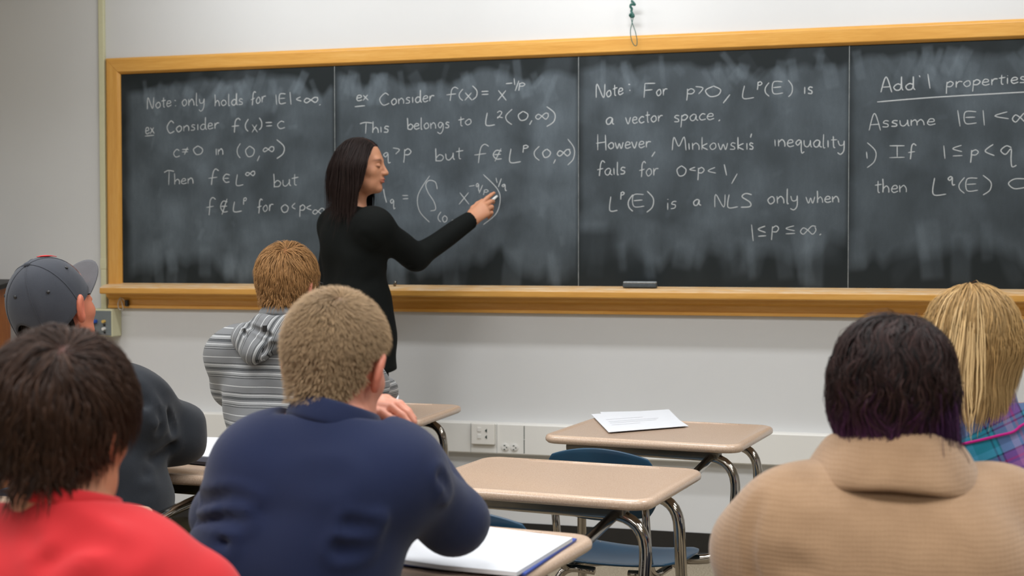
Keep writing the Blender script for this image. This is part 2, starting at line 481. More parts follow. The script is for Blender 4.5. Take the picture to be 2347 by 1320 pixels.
def slate_mat():
    t = NT('slate_with_chalk_dust')
    at = t.n('ShaderNodeAttribute'); at.attribute_name = 'chalk_dust'
    vec = t.coord()
    fine = t.noise(t.coord((1, 1, .35)), 60, 5, .7); grit = t.noise(vec, 500, 2, .6)
    d = at.outputs['Fac']
    d = t.math('MULTIPLY', d, t.math('ADD', .78, t.math('MULTIPLY', fine, .44)))
    d = t.math('MULTIPLY', d, t.math('ADD', .8, t.math('MULTIPLY', grit, .4)))
    t.base(t.mix(d, srgb(31, 37, 39), srgb(138, 151, 162)))
    t.set(Roughness=.7, Specular_IOR_Level=.22)
    return t.m
M_SLATE = slate_mat()
rng = np.random.default_rng(11)
PANELS = []
for k in range(4):
    x0, x1 = SEAMS[k] + (.0012 if k else -.01), SEAMS[k + 1] - (.0012 if k < 3 else -.01)
    nu, nv = int((x1 - x0) / .0055), int((SZ1 - SZ0 + .02) / .0055)
    Xg, Zg = np.meshgrid(np.linspace(x0, x1, nu), np.linspace(SZ0 - .01, SZ1 + .01, nv), indexing='ij')
    front = np.stack([Xg, np.full_like(Xg, SLATE_Y), Zg], -1).reshape(-1, 3)
    idx = np.arange(nu * nv).reshape(nu, nv)
    q = np.stack([idx[:-1, :-1], idx[1:, :-1], idx[1:, 1:], idx[:-1, 1:]], -1).reshape(-1, 4)
    # back face and rim so that the panel is a slab
    c = [idx[0, 0], idx[-1, 0], idx[-1, -1], idx[0, -1]]
    b = len(front); back = front[c] + np.array([0, .005, 0])
    q2 = np.array([[b, b + 3, b + 2, b + 1]] + [[c[i], b + i, b + (i + 1) % 4, c[(i + 1) % 4]] for i in range(4)])
    p = link_mesh('slate_panel', np.concatenate([front, back]), np.concatenate([q, q2]), M_SLATE, smooth=False)
    d = np.concatenate([chalk_dust(0, 0, nu, nv, x0, x1, k, rng).reshape(-1), np.zeros(4)]).astype(np.float32)
    at = p.data.attributes.new('chalk_dust', 'FLOAT', 'POINT'); at.data.foreach_set('value', d)
    sub(p, board); PANELS.append(p)
def seam_mat():
    return simple('pale_seam', srgb(150, 156, 156), .7, var=.2, scale=40)
M_SEAM = seam_mat()
for sx in SEAMS[1:4]:
    sub(box_obj('panel_seam', sx - .0011, sx + .0011, SLATE_Y - .0006, WALL_Y - .001, SZ0, SZ1, M_SEAM), board)

# oak frame: top rail, left and right stiles (mitred), chalk ledge
FZ, FX0, FX1 = 2.222, -3.713, SX1 + .078
def rail(name, prof, a, b, horiz, mat):
    """prof: (distance from outer edge, depth) swept between mitred ends"""
    v = []
    for end in (0, 1):
        for dd, dep in prof:
            if horiz: v.append(((a + dd) if end == 0 else (b - dd), WALL_Y - dep, FZ - dd))
            else: v.append((a + dd * b, WALL_Y - dep, (FZ - dd) if end == 0 else 1.132))
    n = len(prof)
    f = [(i, (i + 1) % n, n + (i + 1) % n, n + i) for i in range(n)] + [tuple(range(n))[::-1], tuple(range(n, 2 * n))]
    bm = bmesh.new(); vs = [bm.verts.new(p) for p in v]
    for q in f: bm.faces.new([vs[i] for i in q])
    return sub(bm_obj(name, bm, mat, bevel=.0025, segs=2), board)
PROF = [(0, 0), (0, .014), (.012, .024), (.066, .024), (.0775, .010), (.0775, 0)]
rail('top_rail', PROF, FX0, FX1, True, M_OAK_H)
rail('side_stile', PROF, FX0, 1, False, M_OAK_V)
rail('side_stile', PROF, FX1, -1, False, M_OAK_V)
def dusty_oak():
    """the oak of the frame with chalk dust lying on whatever faces up"""
    t = NT('oak_with_chalk_dust'); vec = t.coord((.5, 8, 8))
    f = t.math('ADD', t.math('MULTIPLY', t.noise(vec, 5.0, 6, .6), .6), t.math('MULTIPLY', t.noise(vec, 22.0, 5, .65), .4))
    wood_ = t.ramp(f, [(.32, OAK[0]), (.5, OAK[1]), (.68, OAK[2])])
    g = t.n('ShaderNodeNewGeometry'); s = t.n('ShaderNodeSeparateXYZ'); t.l(g.outputs['True Normal'], s.inputs['Vector'])
    up = t.ramp(s.outputs['Z'], [(.35, 0), (.75, 1)]); n = t.ramp(t.noise(t.coord((1, 6, 6)), 14, 4), [(.3, .15), (.65, .62)])
    t.base(t.mix(t.math('MULTIPLY', up, n), wood_, srgb(228, 214, 190))); t.set(Roughness=.45)
    return t.m
def sweep_obj(name, prof, x0, x1, mat, bevel=.002):
    v, f = sweep_x(prof, x0, x1)
    bm = bmesh.new(); vs = [bm.verts.new(p) for p in v]
    for q in f: bm.faces.new([vs[i] for i in q])
    return sub(bm_obj(name, bm, mat, bevel=bevel), board)
sweep_obj('chalk_ledge', [(0, 1.1560), (.008, 1.1560), (.018, 1.1525), (.070, 1.1475), (.073, 1.1445), (.094, 1.1405), (.104, 1.1340), (.104, 1.111), (.099, 1.106), (0, 1.106)], FX0 + .012, FX1, dusty_oak())
sweep_obj('apron', [(0, 1.107), (.040, 1.107), (.034, 1.09), (.016, 1.078), (.015, 1.06), (.016, 1.052), (.022, 1.050), (.022, 1.036), (0, 1.036)], FX0 + .004, FX1, M_OAK_H)

# ---------------------------------------------------------------- chalk writing
G = {
 'a': (.95, [[(.8, .85), (.45, 1), (.1, .6), (.2, .08), (.55, .1), (.8, .8), (.78, .2), (1.0, 0)]]),
 'b': (.85, [[(.05, 2.0), (.08, 1), (.1, 0)], [(.1, .55), (.45, .95), (.8, .55), (.6, .05), (.1, .1)]]),
 'c': (.8, [[(.75, .85), (.4, 1), (.05, .5), (.3, .02), (.8, .15)]]),
 'd': (.95, [[(.75, .8), (.4, .95), (.08, .5), (.3, .02), (.7, .3), (.78, 2.0)], [(.78, 2.0), (.8, .3), (.95, 0)]]),
 'e': (.8, [[(.08, .5), (.65, .6), (.6, .95), (.25, .95), (.05, .4), (.3, .0), (.8, .2)]]),
 'f': (.75, [[(.85, 1.75), (.6, 2.0), (.38, 1.6), (.3, .6), (.25, -.1)], [(0, .8), (.7, .95)]]),
 'g': (.95, [[(.8, .85), (.4, 1), (.1, .55), (.4, .1), (.78, .75), (.8, -.3), (.45, -.9), (.0, -.6)]]),
 'h': (.85, [[(.08, 2.0), (.1, 1), (.1, 0)], [(.1, .5), (.45, .95), (.7, .6), (.75, 0)]]),
 'i': (.35, [[(.15, 1), (.15, 0)], [(.17, 1.45), (.2, 1.5)]]),
 'i-': (.35, [[(.15, 1), (.17, 0)]]),
 'k': (.8, [[(.1, 2.0), (.1, 0)], [(.7, .95), (.12, .45), (.75, 0)]]),
 'l': (.35, [[(.12, 2.0), (.12, .1), (.3, 0)]]),
 'm': (1.4, [[(.05, 1), (.08, 0)], [(.08, .6), (.4, .95), (.6, .6), (.6, 0)], [(.6, .55), (.95, .95), (1.2, .55), (1.25, 0)]]),
 'n': (.9, [[(.05, 1), (.08, 0)], [(.08, .55), (.45, .98), (.75, .6), (.78, 0)]]),
 'o': (.85, [[(.4, 1), (.05, .55), (.3, 0), (.7, .3), (.65, .85), (.4, 1)]]),
 'p': (.85, [[(.1, 1), (.05, 0), (.0, -.9)], [(.08, .75), (.45, 1.05), (.75, .7), (.5, .25), (.1, .25)]]),
 'q': (.85, [[(.7, .85), (.4, 1), (.08, .6), (.35, .25), (.68, .75), (.66, -.2), (.75, -.85), (1.0, -.7)]]),
 'r': (.7, [[(.08, 1), (.1, 0)], [(.1, .5), (.35, .9), (.7, .9)]]),
 's': (.7, [[(.65, .9), (.3, 1), (.15, .7), (.55, .4), (.5, .05), (.05, .05)]]),
 't': (.65, [[(.3, 1.7), (.3, .2), (.5, 0)], [(0, 1.1), (.7, 1.2)]]),
 'u': (.9, [[(.05, 1), (.1, .25), (.4, .0), (.7, .5), (.75, 1)], [(.75, 1), (.78, .2), (.9, 0)]]),
 'v': (.8, [[(.0, 1), (.35, 0), (.7, 1)]]),
 'w': (1.15, [[(.0, 1), (.28, 0), (.55, .8), (.8, 0), (1.05, 1)]]),
 'x': (.8, [[(.05, 1), (.75, 0)], [(.7, 1), (.0, 0)]]),
 'y': (.85, [[(.05, 1), (.2, .35), (.6, .4), (.75, 1)], [(.75, 1), (.7, -.4), (.35, -.95), (0, -.7)]]),
 'A': (1.2, [[(0, 0), (.5, 2.0), (1.05, 0)], [(.15, .7), (.95, .75)]]),
 'C': (1.1, [[(1.0, 1.65), (.6, 2), (.05, 1.0), (.4, .02), (1.1, .3)]]),
 'E': (1.0, [[(.9, 2), (.05, 1.9), (.05, .05), (.95, .1)], [(.05, 1.0), (.8, 1.1)]]),
 'F': (1.0, [[(.1, 2), (.0, 0)], [(.1, 1.95), (1.0, 2.0)], [(.05, 1.0), (.75, 1.08)]]),
 'H': (1.1, [[(.05, 2), (.05, 0)], [(.8, 1.9), (.85, 0)], [(-.1, .85), (.9, 1.05)]]),
 'I': (1.0, [[(0, 2), (1, 2)], [(.5, 2), (.5, .05)], [(0, 0), (1, .05)]]),
 'L': (.9, [[(.15, 2), (.05, .05), (.9, .1)]]),
 'M': (1.5, [[(.0, 0), (.15, 2), (.65, .6), (1.15, 2), (1.35, 0)]]),
 'N': (1.2, [[(.0, 0), (.1, 2), (.85, .05), (1.0, 2)]]),
 'S': (.95, [[(.9, 1.8), (.4, 2), (.1, 1.5), (.75, .8), (.75, .15), (.0, .1)]]),
 'T': (1.1, [[(.0, 1.85), (.5, 2.1), (1.2, 2.0)], [(.6, 2.05), (.55, 0)]]),
 '0': (1.0, [[(.5, 2), (.05, 1.2), (.3, .05), (.8, .3), (.95, 1.3), (.5, 2)]]),
 '1': (.3, [[(.1, 2), (.15, 0)]]),
 '2': (.9, [[(.05, 1.6), (.4, 2), (.75, 1.5), (.1, .1), (.2, .35), (.9, .1)]]),
 '|': (.3, [[(.1, 2), (.12, 0)]]),
 '(': (.5, [[(.5, 2), (.05, 1.2), (.1, .5), (.5, 0)]]),
 ')': (.5, [[(.0, 2), (.45, 1.3), (.4, .5), (.0, 0)]]),
 '=': (1.0, [[(0, 1), (1, 1.05)], [(.05, 0), (1, .08)]]),
 '-': (1.0, [[(0, .5), (1, .55)]]),
 '/': (.5, [[(0, 0), (.5, 1)]]),
 '<': (1.0, [[(.9, 1), (.1, .5), (1, .15)]]),
 '>': (1.0, [[(.0, 1), (1, .8), (.4, .1)]]),
 '<=': (1.0, [[(.85, 1), (.1, .7), (.9, .42)], [(.1, .05), (.95, .1)]]),
 'inf': (1.0, [[(1.0, .95), (.75, 1.0), (.5, .55), (.2, .05), (.0, .35), (.2, .8), (.5, .5), (.8, .05), (1.0, .5), (.95, .9)]]),
 'in': (1.0, [[(1, .95), (.4, 1), (.05, .5), (.4, .02), (1, .1)], [(.1, .5), (.9, .55)]]),
 'notin': (1.0, [[(1, .85), (.4, .9), (.05, .5), (.4, .1), (1, .15)], [(.1, .5), (.9, .55)], [(.9, 1.1), (.25, -.1)]]),
 'neq': (1.0, [[(0, .7), (1, .75)], [(.0, .35), (.9, .4)], [(.85, 1.1), (.3, -.1)]]),
 'int': (1.0, [[(1, .72), (.85, .95), (.4, 1), (.15, .85), (.35, .6), (.75, .3), (.85, .05), (.5, 0)]]),
 'sub': (1.0, [[(1, 1), (.4, 1), (.05, .5), (.4, 0), (1.0, .1)]]),
 ',': (.5, [[(.4, 1), (.0, 0)]]),
 '.': (.3, [[(.0, 0), (.3, .1)]]),
 ':': (.3, [[(.0, 1), (.1, .9)], [(.05, .1), (.1, 0)]]),
}
W_ITEMS = []   # (panel, text, crop box) are given in crop pixels of the photograph and turned into board metres
def crop(ox, oy, s): return lambda x, y: (ox + x / s, oy + y / s)
def word(cf, txt, x0, b0, x1, b1, xh, hook=1.0):
    keys = list(txt) if isinstance(txt, str) else txt
    tot = sum(G[c][0] for c in keys[:-1]) + max(p[0] for s in G[keys[-1]][1] for p in s) + .12 * (len(keys) - 1)
    sc = (x1 - x0) / tot; x = 0.0; out = []
    for c in keys:
        for s in G[c][1]:
            pts = []
            for (a, b_) in s:
                X = x0 + (x + a) * sc; Y = b0 + (b1 - b0) * (X - x0) / (x1 - x0) - b_ * xh * (hook if b_ > 1.05 else 1)
                pts.append(cf(X, Y))
            out.append(pts)
        x += G[c][0] + .12
    return out
def sym(cf, c, x0, y0, x1, y1):
    P = [p for s in G[c][1] for p in s]
    ax, bx = min(p[0] for p in P), max(p[0] for p in P); ay, by = min(p[1] for p in P), max(p[1] for p in P)
    sx = (x1 - x0) / max(bx - ax, 1e-3); sy = (y1 - y0) / max(by - ay, 1e-3)
    return [[cf(x0 + (a - ax) * sx, y1 - (b - ay) * sy) for a, b in s] for s in G[c][1]]
def line(cf, *pts): return [[cf(*p) for p in pts]]

P1, P2, P3, P4 = crop(240, 120, 3.143), crop(760, 120, 3.143), crop(1320, 100, 2.75), crop(1900, 60, 3.0)
def put(cf, items):
    out = []
    for it in items:
        if it[0] == 'w': out += word(cf, *it[1:])
        elif it[0] == 'l': out += line(cf, *it[1:])
        else: out += sym(cf, *it)
    return out
TXT = [put(P1, [
 ('w', 'Note', 308, 412, 480, 388, 42), (':', 503, 345, 512, 388), ('w', 'only', 555, 386, 716, 380, 46), ('w', 'holds', 790, 388, 995, 376, 42), ('w', 'for', 1052, 380, 1160, 356, 46),
 ('|', 1232, 302, 1240, 376), ('E', 1262, 298, 1306, 366), ('|', 1335, 285, 1342, 376), ('<', 1380, 322, 1416, 350), ('inf', 1436, 324, 1536, 362), ('.', 1546, 374, 1556, 380),
 ('w', 'ex', 292, 588, 356, 584, 44), ('l', (290, 604), (355, 597)), ('C', 450, 495, 502, 580), ('w', ['o', 'n', 's', 'i-', 'd', 'e', 'r'], 515, 574, 825, 546, 42, 1.05), ('f', 915, 475, 978, 578), ('(', 1014, 480, 1034, 570), ('x', 1060, 520, 1100, 576), (')', 1112, 470, 1130, 560), ('=', 1160, 505, 1206, 530), ('c', 1244, 495, 1298, 548),
 ('c', 496, 700, 542, 752), ('neq', 558, 684, 606, 736), ('0', 640, 674, 706, 736), ('w', ['i-', 'n'], 795, 742, 852, 738, 46), ('(', 954, 655, 976, 760), ('0', 1015, 676, 1076, 750), (',', 1098, 745, 1116, 784), ('inf', 1140, 680, 1220, 716), (')', 1240, 630, 1290, 765),
 ('T', 428, 852, 500, 955), ('w', 'hen', 500, 952, 636, 944, 40, 1.0), ('f', 748, 840, 822, 956), ('in', 855, 880, 900, 936), ('L', 950, 880, 1000, 955), ('inf', 1015, 858, 1082, 888), ('w', 'but', 1214, 972, 1396, 956, 48),
 ('f', 732, 1045, 798, 1172), ('notin', 834, 1054, 886, 1168), ('L', 928, 1075, 988, 1146), ('p', 1000, 1048, 1020, 1096), ('w', 'for', 1098, 1156, 1216, 1138, 48), ('0', 1274, 1096, 1322, 1152), ('<', 1348, 1085, 1374, 1130), ('p', 1404, 1100, 1442, 1186), ('<', 1454, 1100, 1490, 1136), ('inf', 1500, 1124, 1580, 1166)]),
 put(P2, [
 ('w', 'ex', 180, 350, 264, 346, 40), ('l', (165, 392), (240, 385)), ('C', 348, 295, 416, 380), ('w', ['o', 'n', 's', 'i-', 'd', 'e', 'r'], 428, 378, 740, 350, 42, 1.05), ('f', 828, 250, 912, 350), ('(', 922, 265, 946, 346), ('x', 960, 290, 1012, 346), (')', 1015, 240, 1046, 342), ('=', 1080, 280, 1130, 304), ('x', 1198, 275, 1258, 346), ('-', 1256, 220, 1300, 226), ('1', 1314, 185, 1320, 234), ('/', 1324, 205, 1350, 278), ('p', 1350, 220, 1392, 276),
 ('T', 204, 506, 292, 584), ('w', ['h', 'i-', 's'], 292, 582, 412, 574, 42, 1.0), ('w', 'belongs', 545, 556, 848, 544, 42), ('w', 'to', 914, 532, 1002, 520, 40), ('L', 1114, 435, 1176, 522), ('2', 1194, 424, 1232, 472), ('(', 1258, 410, 1300, 522), ('0', 1345, 424, 1412, 490), (',', 1426, 490, 1442, 522), ('inf', 1470, 438, 1562, 482), (')', 1550, 390, 1606, 536),
 ('w', 'if', 320, 795, 350, 795, 40), ('q', 376, 722, 424, 796), ('>', 444, 690, 488, 732), ('p', 520, 695, 572, 796), ('w', 'but', 745, 786, 948, 764, 48), ('f', 1028, 662, 1132, 796), ('notin', 1164, 692, 1226, 784), ('L', 1284, 695, 1362, 790), ('p', 1378, 668, 1416, 722), ('(', 1462, 675, 1496, 778), ('0', 1520, 698, 1576, 756), (',', 1600, 770, 1614, 802), ('inf', 1626, 700, 1718, 746), (')', 1700, 625, 1748, 812),
 ('l', (374, 985), (382, 1030), (396, 1082)), ('q', 424, 1060, 458, 1126), ('=', 510, 1030, 552, 1056), ('(', 624, 890, 706, 1226), ('int', 678, 924, 762, 1142), ('x', 918, 1010, 992, 1096), ('-', 990, 958, 1030, 964), ('q', 1040, 945, 1068, 1000), ('/', 1062, 955, 1088, 1012), ('p', 1094, 990, 1128, 1028), (')', 1094, 880, 1206, 1242), ('1', 1186, 905, 1192, 942), ('/', 1200, 910, 1222, 972), ('q', 1228, 950, 1262, 996), ('(', 768, 1150, 788, 1222), ('0', 800, 1175, 832, 1222), (',', 846, 1222, 856, 1246), ('inf', 866, 1204, 905, 1228)]),
 put(P3, [
 ('N', 128, 255, 182, 342), ('w', 'ote', 190, 338, 300, 318, 40), (':', 332, 255, 342, 298), ('F', 428, 250, 500, 340), ('w', 'or', 505, 330, 576, 322, 40), ('p', 698, 284, 748, 358), ('>', 754, 270, 802, 316), ('0', 818, 268, 912, 332), (',', 928, 320, 972, 376), ('L', 1054, 265, 1122, 342), ('p', 1144, 240, 1172, 292), ('(', 1194, 245, 1218, 332), ('E', 1244, 240, 1306, 312), (')', 1338, 230, 1362, 336), ('w', ['i-', 's'], 1434, 316, 1492, 316, 42),
 ('w', 'a', 186, 510, 242, 508, 44), ('w', 'vector', 312, 506, 548, 490, 40), ('w', 'space', 616, 494, 870, 478, 40), ('.', 900, 480, 910, 488),
 ('H', 128, 570, 192, 672), ('w', 'owever', 202, 664, 472, 654, 40), (',', 478, 680, 500, 712), ('M', 608, 590, 694, 672), ('w', ['i-', 'n', 'k', 'o', 'w', 's', 'k', 'i-'], 704, 668, 1078, 668, 42, .95), ('l', (1108, 568), (1100, 592)), ('w', 's', 1090, 666, 1118, 666, 40), ('w', ['i-', 'n', 'e', 'q', 'u', 'a', 'l', 'i-', 't', 'y'], 1246, 648, 1692, 656, 44, .95),
 ('f', 134, 738, 182, 836), ('w', ['a', 'i-', 'l', 's'], 180, 830, 310, 822, 42, .95), ('w', 'for', 400, 838, 520, 828, 46), ('0', 638, 770, 692, 832), ('<', 718, 778, 756, 802), ('p', 768, 780, 808, 862), ('<', 834, 780, 882, 816), ('1', 936, 760, 950, 832), (',', 982, 820, 1018, 882),
 ('L', 214, 965, 262, 1052), ('p', 282, 934, 304, 982), ('(', 332, 950, 358, 1056), ('E', 364, 952, 432, 1026), (')', 448, 930, 488, 1062), ('w', 'is', 570, 1050, 632, 1034, 44), ('w', 'a', 736, 1022, 788, 1018, 38), ('N', 876, 952, 942, 1032), ('L', 958, 950, 1022, 1030), ('S', 1040, 944, 1108, 1030), ('w', 'only', 1208, 1010, 1396, 1004, 46), ('w', 'when', 1450, 1006, 1656, 1000, 40, .95),
 ('|', 1106, 1140, 1118, 1242), ('<=', 1148, 1150, 1198, 1214), ('p', 1234, 1150, 1278, 1238), ('<=', 1324, 1148, 1382, 1198), ('inf', 1414, 1150, 1512, 1202), ('.', 1536, 1200, 1546, 1208)]),
 put(P4, [
 ('A', 356, 348, 432, 456), ('w', 'dd', 440, 442, 594, 436, 46), ('l', (620, 338), (626, 352)), ('1', 680, 330, 694, 430), ('w', 'properties', 806, 426, 1352, 388, 42, .9), ('l', (331, 520), (700, 490), (1200, 460), (1460, 448)),
 ('A', 276, 600, 354, 718), ('w', 'ssume', 364, 694, 732, 678, 42), ('|', 886, 578, 900, 690), ('E', 938, 588, 1016, 668), ('|', 1060, 576, 1070, 682), ('<', 1140, 588, 1236, 636), ('inf', 1262, 600, 1370, 658),
 ('1', 258, 865, 264, 912), (')', 262, 800, 320, 972), ('I', 416, 822, 520, 904), ('f', 544, 808, 600, 916), ('1', 788, 820, 798, 912), ('<=', 852, 818, 918, 892), ('p', 974, 850, 1028, 938), ('<', 1074, 812, 1138, 890), ('q', 1182, 824, 1290, 966),
 ('w', 'then', 318, 1146, 532, 1142, 48, 1.0), ('L', 716, 1042, 804, 1156), ('q', 818, 1036, 866, 1092), ('(', 896, 1040, 932, 1148), ('E', 948, 1046, 1024, 1130), (')', 1060, 1024, 1112, 1162), ('sub', 1234, 1050, 1345, 1116)])]

def chalk_line_mat():
    t = NT('chalk_line'); vec = t.coord()
    g = t.noise(vec, 650, 3, .7)
    t.base(srgb(214, 219, 220)); t.set(Roughness=.95, Specular_IOR_Level=.1)
    a = t.ramp(g, [(.34, .25), (.54, .80)])
    t.l(a, t.p.inputs['Alpha'])
    return t.m
M_CHALKLINE = chalk_line_mat()
CHALK_W = .0044
def stroke_geo(pts, w):
    P = np.array(pts); n = len(P)
    T = np.zeros_like(P); T[1:-1] = P[2:] - P[:-2]; T[0] = P[1] - P[0]; T[-1] = P[-1] - P[-2]
    T /= np.maximum(np.linalg.norm(T, axis=1, keepdims=True), 1e-9)
    N = np.stack([-T[:, 1], T[:, 0]], 1)
    ww = np.full(n, w / 2); ww[0] *= .6; ww[-1] *= .6
    # a low raised bead of chalk: two edges on the slate and a ridge
    v = []
    for i in range(n):
        for s, hgt in ((-1, .0002), (0, .0008), (1, .0002)):
            v.append((P[i, 0] + N[i, 0] * s * ww[i], SLATE_Y - hgt, P[i, 1] + N[i, 1] * s * ww[i]))
    f = []
    for i in range(n - 1):
        for s in (0, 1):
            a = 3 * i + s; f.append((a, a + 1, a + 4, a + 3))
    return v, f
rs = random.Random(4)
LINES = ((235, 290, 345, 412, 475), (222, 275, 355, 455), (207, 270, 335, 390, 460, 530), (190, 270, 350, 430))
for k, strokes in enumerate(TXT):
    rows = {}
    for s in strokes:
        pts = []
        for (a, b_) in s:
            p = at_y(a + rs.uniform(-.5, .5), b_ + rs.uniform(-.5, .5), SLATE_Y); pts.append((p.x, p.z))
        pts = [q for q in crom(pts, 6)] if len(pts) > 2 else [np.array(q) for q in np.linspace(pts[0], pts[-1], 5)]
        my = sum(q[1] for q in s) / len(s)
        rows.setdefault(min(range(len(LINES[k])), key=lambda i: abs(LINES[k][i] - my)), []).append(stroke_geo(pts, CHALK_W * rs.uniform(.8, 1.1)))
    for i in sorted(rows):   # one mesh for each written line
        v, f = merge_geo(rows[i])
        wobj = link_mesh('chalk_lettering', v, f, M_CHALKLINE, smooth=True)
        wobj.parent = PANELS[k]; wobj.matrix_parent_inverse = Matrix.Identity(4)

# felt eraser and chalk holder on the ledge
e0, e1 = at_y(1428, 660, WALL_Y - .05), at_y(1505, 661, WALL_Y - .05)
er = thing('felt_eraser', 'grey felt board eraser lying on the chalk ledge under third panel', 'eraser', ((e0.x + e1.x) / 2, WALL_Y - .046, 1.1525))
L_ = (e1.x - e0.x) / 2
box_obj('felt_pad', -L_, L_, -.016, .018, 0, .016, M_FELT, er, bevel=.004)
box_obj('back_strip', -L_ * .98, L_ * .98, -.014, .016, .016, .026, M_ERASERTOP, er, bevel=.004)
v, f = tube_geo([(at_y(905, 640, WALL_Y - .035).x, WALL_Y - .04, 1.1515), (at_y(908, 640, WALL_Y - .035).x, WALL_Y - .04, 1.174)], .006, 10)
tag(link_mesh('chalk_holder', v, f, M_STEEL), 'small metal chalk holder standing on ledge at teacher hip', 'chalk holder')
# clear plastic loop and black clip under the left end of the ledge
cl = thing('cable_clip', 'black clip with clear plastic loop under the ledge end', 'clip', (at_y(291, 687, WALL_Y - .03).x, WALL_Y - .022, 1.05))
box_obj('clamp', -.008, .008, -.016, .0, -.004, .026, M_BLACK, cl, bevel=.003)
M_CLEAR = simple('clear_plastic', srgb(225, 222, 215), .15, var=.02); M_CLEAR.node_tree.nodes['Principled BSDF'].inputs['Transmission Weight'].default_value = .6
lp = [(0, -.01, .012), (-.02, -.012, .03), (-.034, -.014, .034), (-.043, -.016, .01), (-.040, -.017, -.012), (-.03, -.017, -.020), (-.018, -.015, -.02), (-.024, -.014, .012), (-.034, -.014, .03)]
tube_obj('loop', crom(lp, 6), .0026, M_CLEAR, cl, 8)

# pull cord with knots hanging in front of the frame
cy_ = WALL_Y - .05
c_top = at_y(1447, -40, cy_)
pc = thing('pull_cord', 'knotted dark green pull cord with loop hanging over frame', 'cord', tuple(c_top))
def cpt(px, py, off=0.0):
    p = at_y(px, py, cy_ - off); return tuple(p - c_top)
top = (0, 0, ZC - .03 - c_top.z)
tube_obj('strand', crom([top, cpt(1447, -20), cpt(1448, 3)], 4), .0016, M_CORD, pc, 8)
kn = crom([cpt(1448, 2), cpt(1452, 6, .004), cpt(1455, 11, .002), cpt(1447, 10, -.003), cpt(1445, 15, .004), cpt(1448, 20), cpt(1447, 26), cpt(1449, 30, .004), cpt(1444, 34, .004), cpt(1446, 38, -.004), cpt(1452, 38, .003), cpt(1450, 32, .004), cpt(1447, 40)], 5)
tube_obj('knot', kn, .0052, M_CORD, pc, 8)
tube_obj('loop', crom([cpt(1446, 40), cpt(1449, 52), cpt(1456, 72), cpt(1460, 92), cpt(1459, 104), cpt(1453, 103), cpt(1447, 90), cpt(1445, 70), cpt(1449, 52), cpt(1451, 40)], 6), .0017, M_CORD, pc, 8)
# ---------------------------------------------------------------- student combo desks
DW, DD, DZ = .61, .50, .76
def rr_outline(w, d, r, n=7):
    out = []
    for cx, cy, a0 in ((w / 2 - r, d / 2 - r, 0), (-w / 2 + r, d / 2 - r, 90), (-w / 2 + r, -d / 2 + r, 180), (w / 2 - r, -d / 2 + r, 270)):
        for k in range(n + 1):
            a = math.radians(a0 + 90 * k / n)
            out.append((cx + r * math.cos(a), cy + r * math.sin(a), math.cos(a), math.sin(a)))
    return out
def ring_loft(outline, rings, name, mat, parent):
    n = len(outline); v, f = [], []
    for ins, z in rings:
        v += [(x - nx * ins, y - ny * ins, z) for x, y, nx, ny in outline]
    for r in range(len(rings) - 1):
        for k in range(n):
            a, b = r * n + k, r * n + (k + 1) % n
            f.append((a, b, b + n, a + n))
    f.append(tuple(range(n))[::-1]); f.append(tuple(range((len(rings) - 1) * n, len(rings) * n)))
    return link_mesh(name, v, f, mat, parent)

def bent_sheet(name, fn, nu, nv, th, mat, parent):
    """moulded shell: fn(u, v) -> point; u, v in -1..1, rounded-rect mask done by the mapping"""
    P = np.zeros((nu, nv, 3))
    for i in range(nu):
        for j in range(nv):
            u, v = -1 + 2 * i / (nu - 1), -1 + 2 * j / (nv - 1)
            # square -> squircle, so that the corners come out round
            e = .62
            uu = u * math.sqrt(1 - e * v * v * .5) ; vv = v * math.sqrt(1 - e * u * u * .5)
            P[i, j] = fn(uu, vv)
    du = np.gradient(P, axis=0); dv = np.gradient(P, axis=1)
    N = np.cross(du, dv); N /= np.linalg.norm(N, axis=2, keepdims=True)
    top = (P + N * th / 2).reshape(-1, 3); bot = (P - N * th / 2).reshape(-1, 3)
    idx = np.arange(nu * nv).reshape(nu, nv); b = nu * nv
    q = [np.stack([idx[:-1, :-1], idx[1:, :-1], idx[1:, 1:], idx[:-1, 1:]], -1).reshape(-1, 4)]
    q.append(q[0][:, ::-1] + b)
    rim = np.concatenate([idx[:, 0], idx[-1, 1:], idx[-2::-1, -1], idx[0, -2:0:-1]])
    r2 = np.roll(rim, -1)
    q.append(np.stack([rim, rim + b, r2 + b, r2], -1))
    o = link_mesh(name, np.concatenate([top, bot]), np.concatenate(q), mat, parent)
    m = o.modifiers.new('bevel', 'BEVEL'); m.width = th * .35; m.segments = 2; m.limit_method = 'ANGLE'
    return o

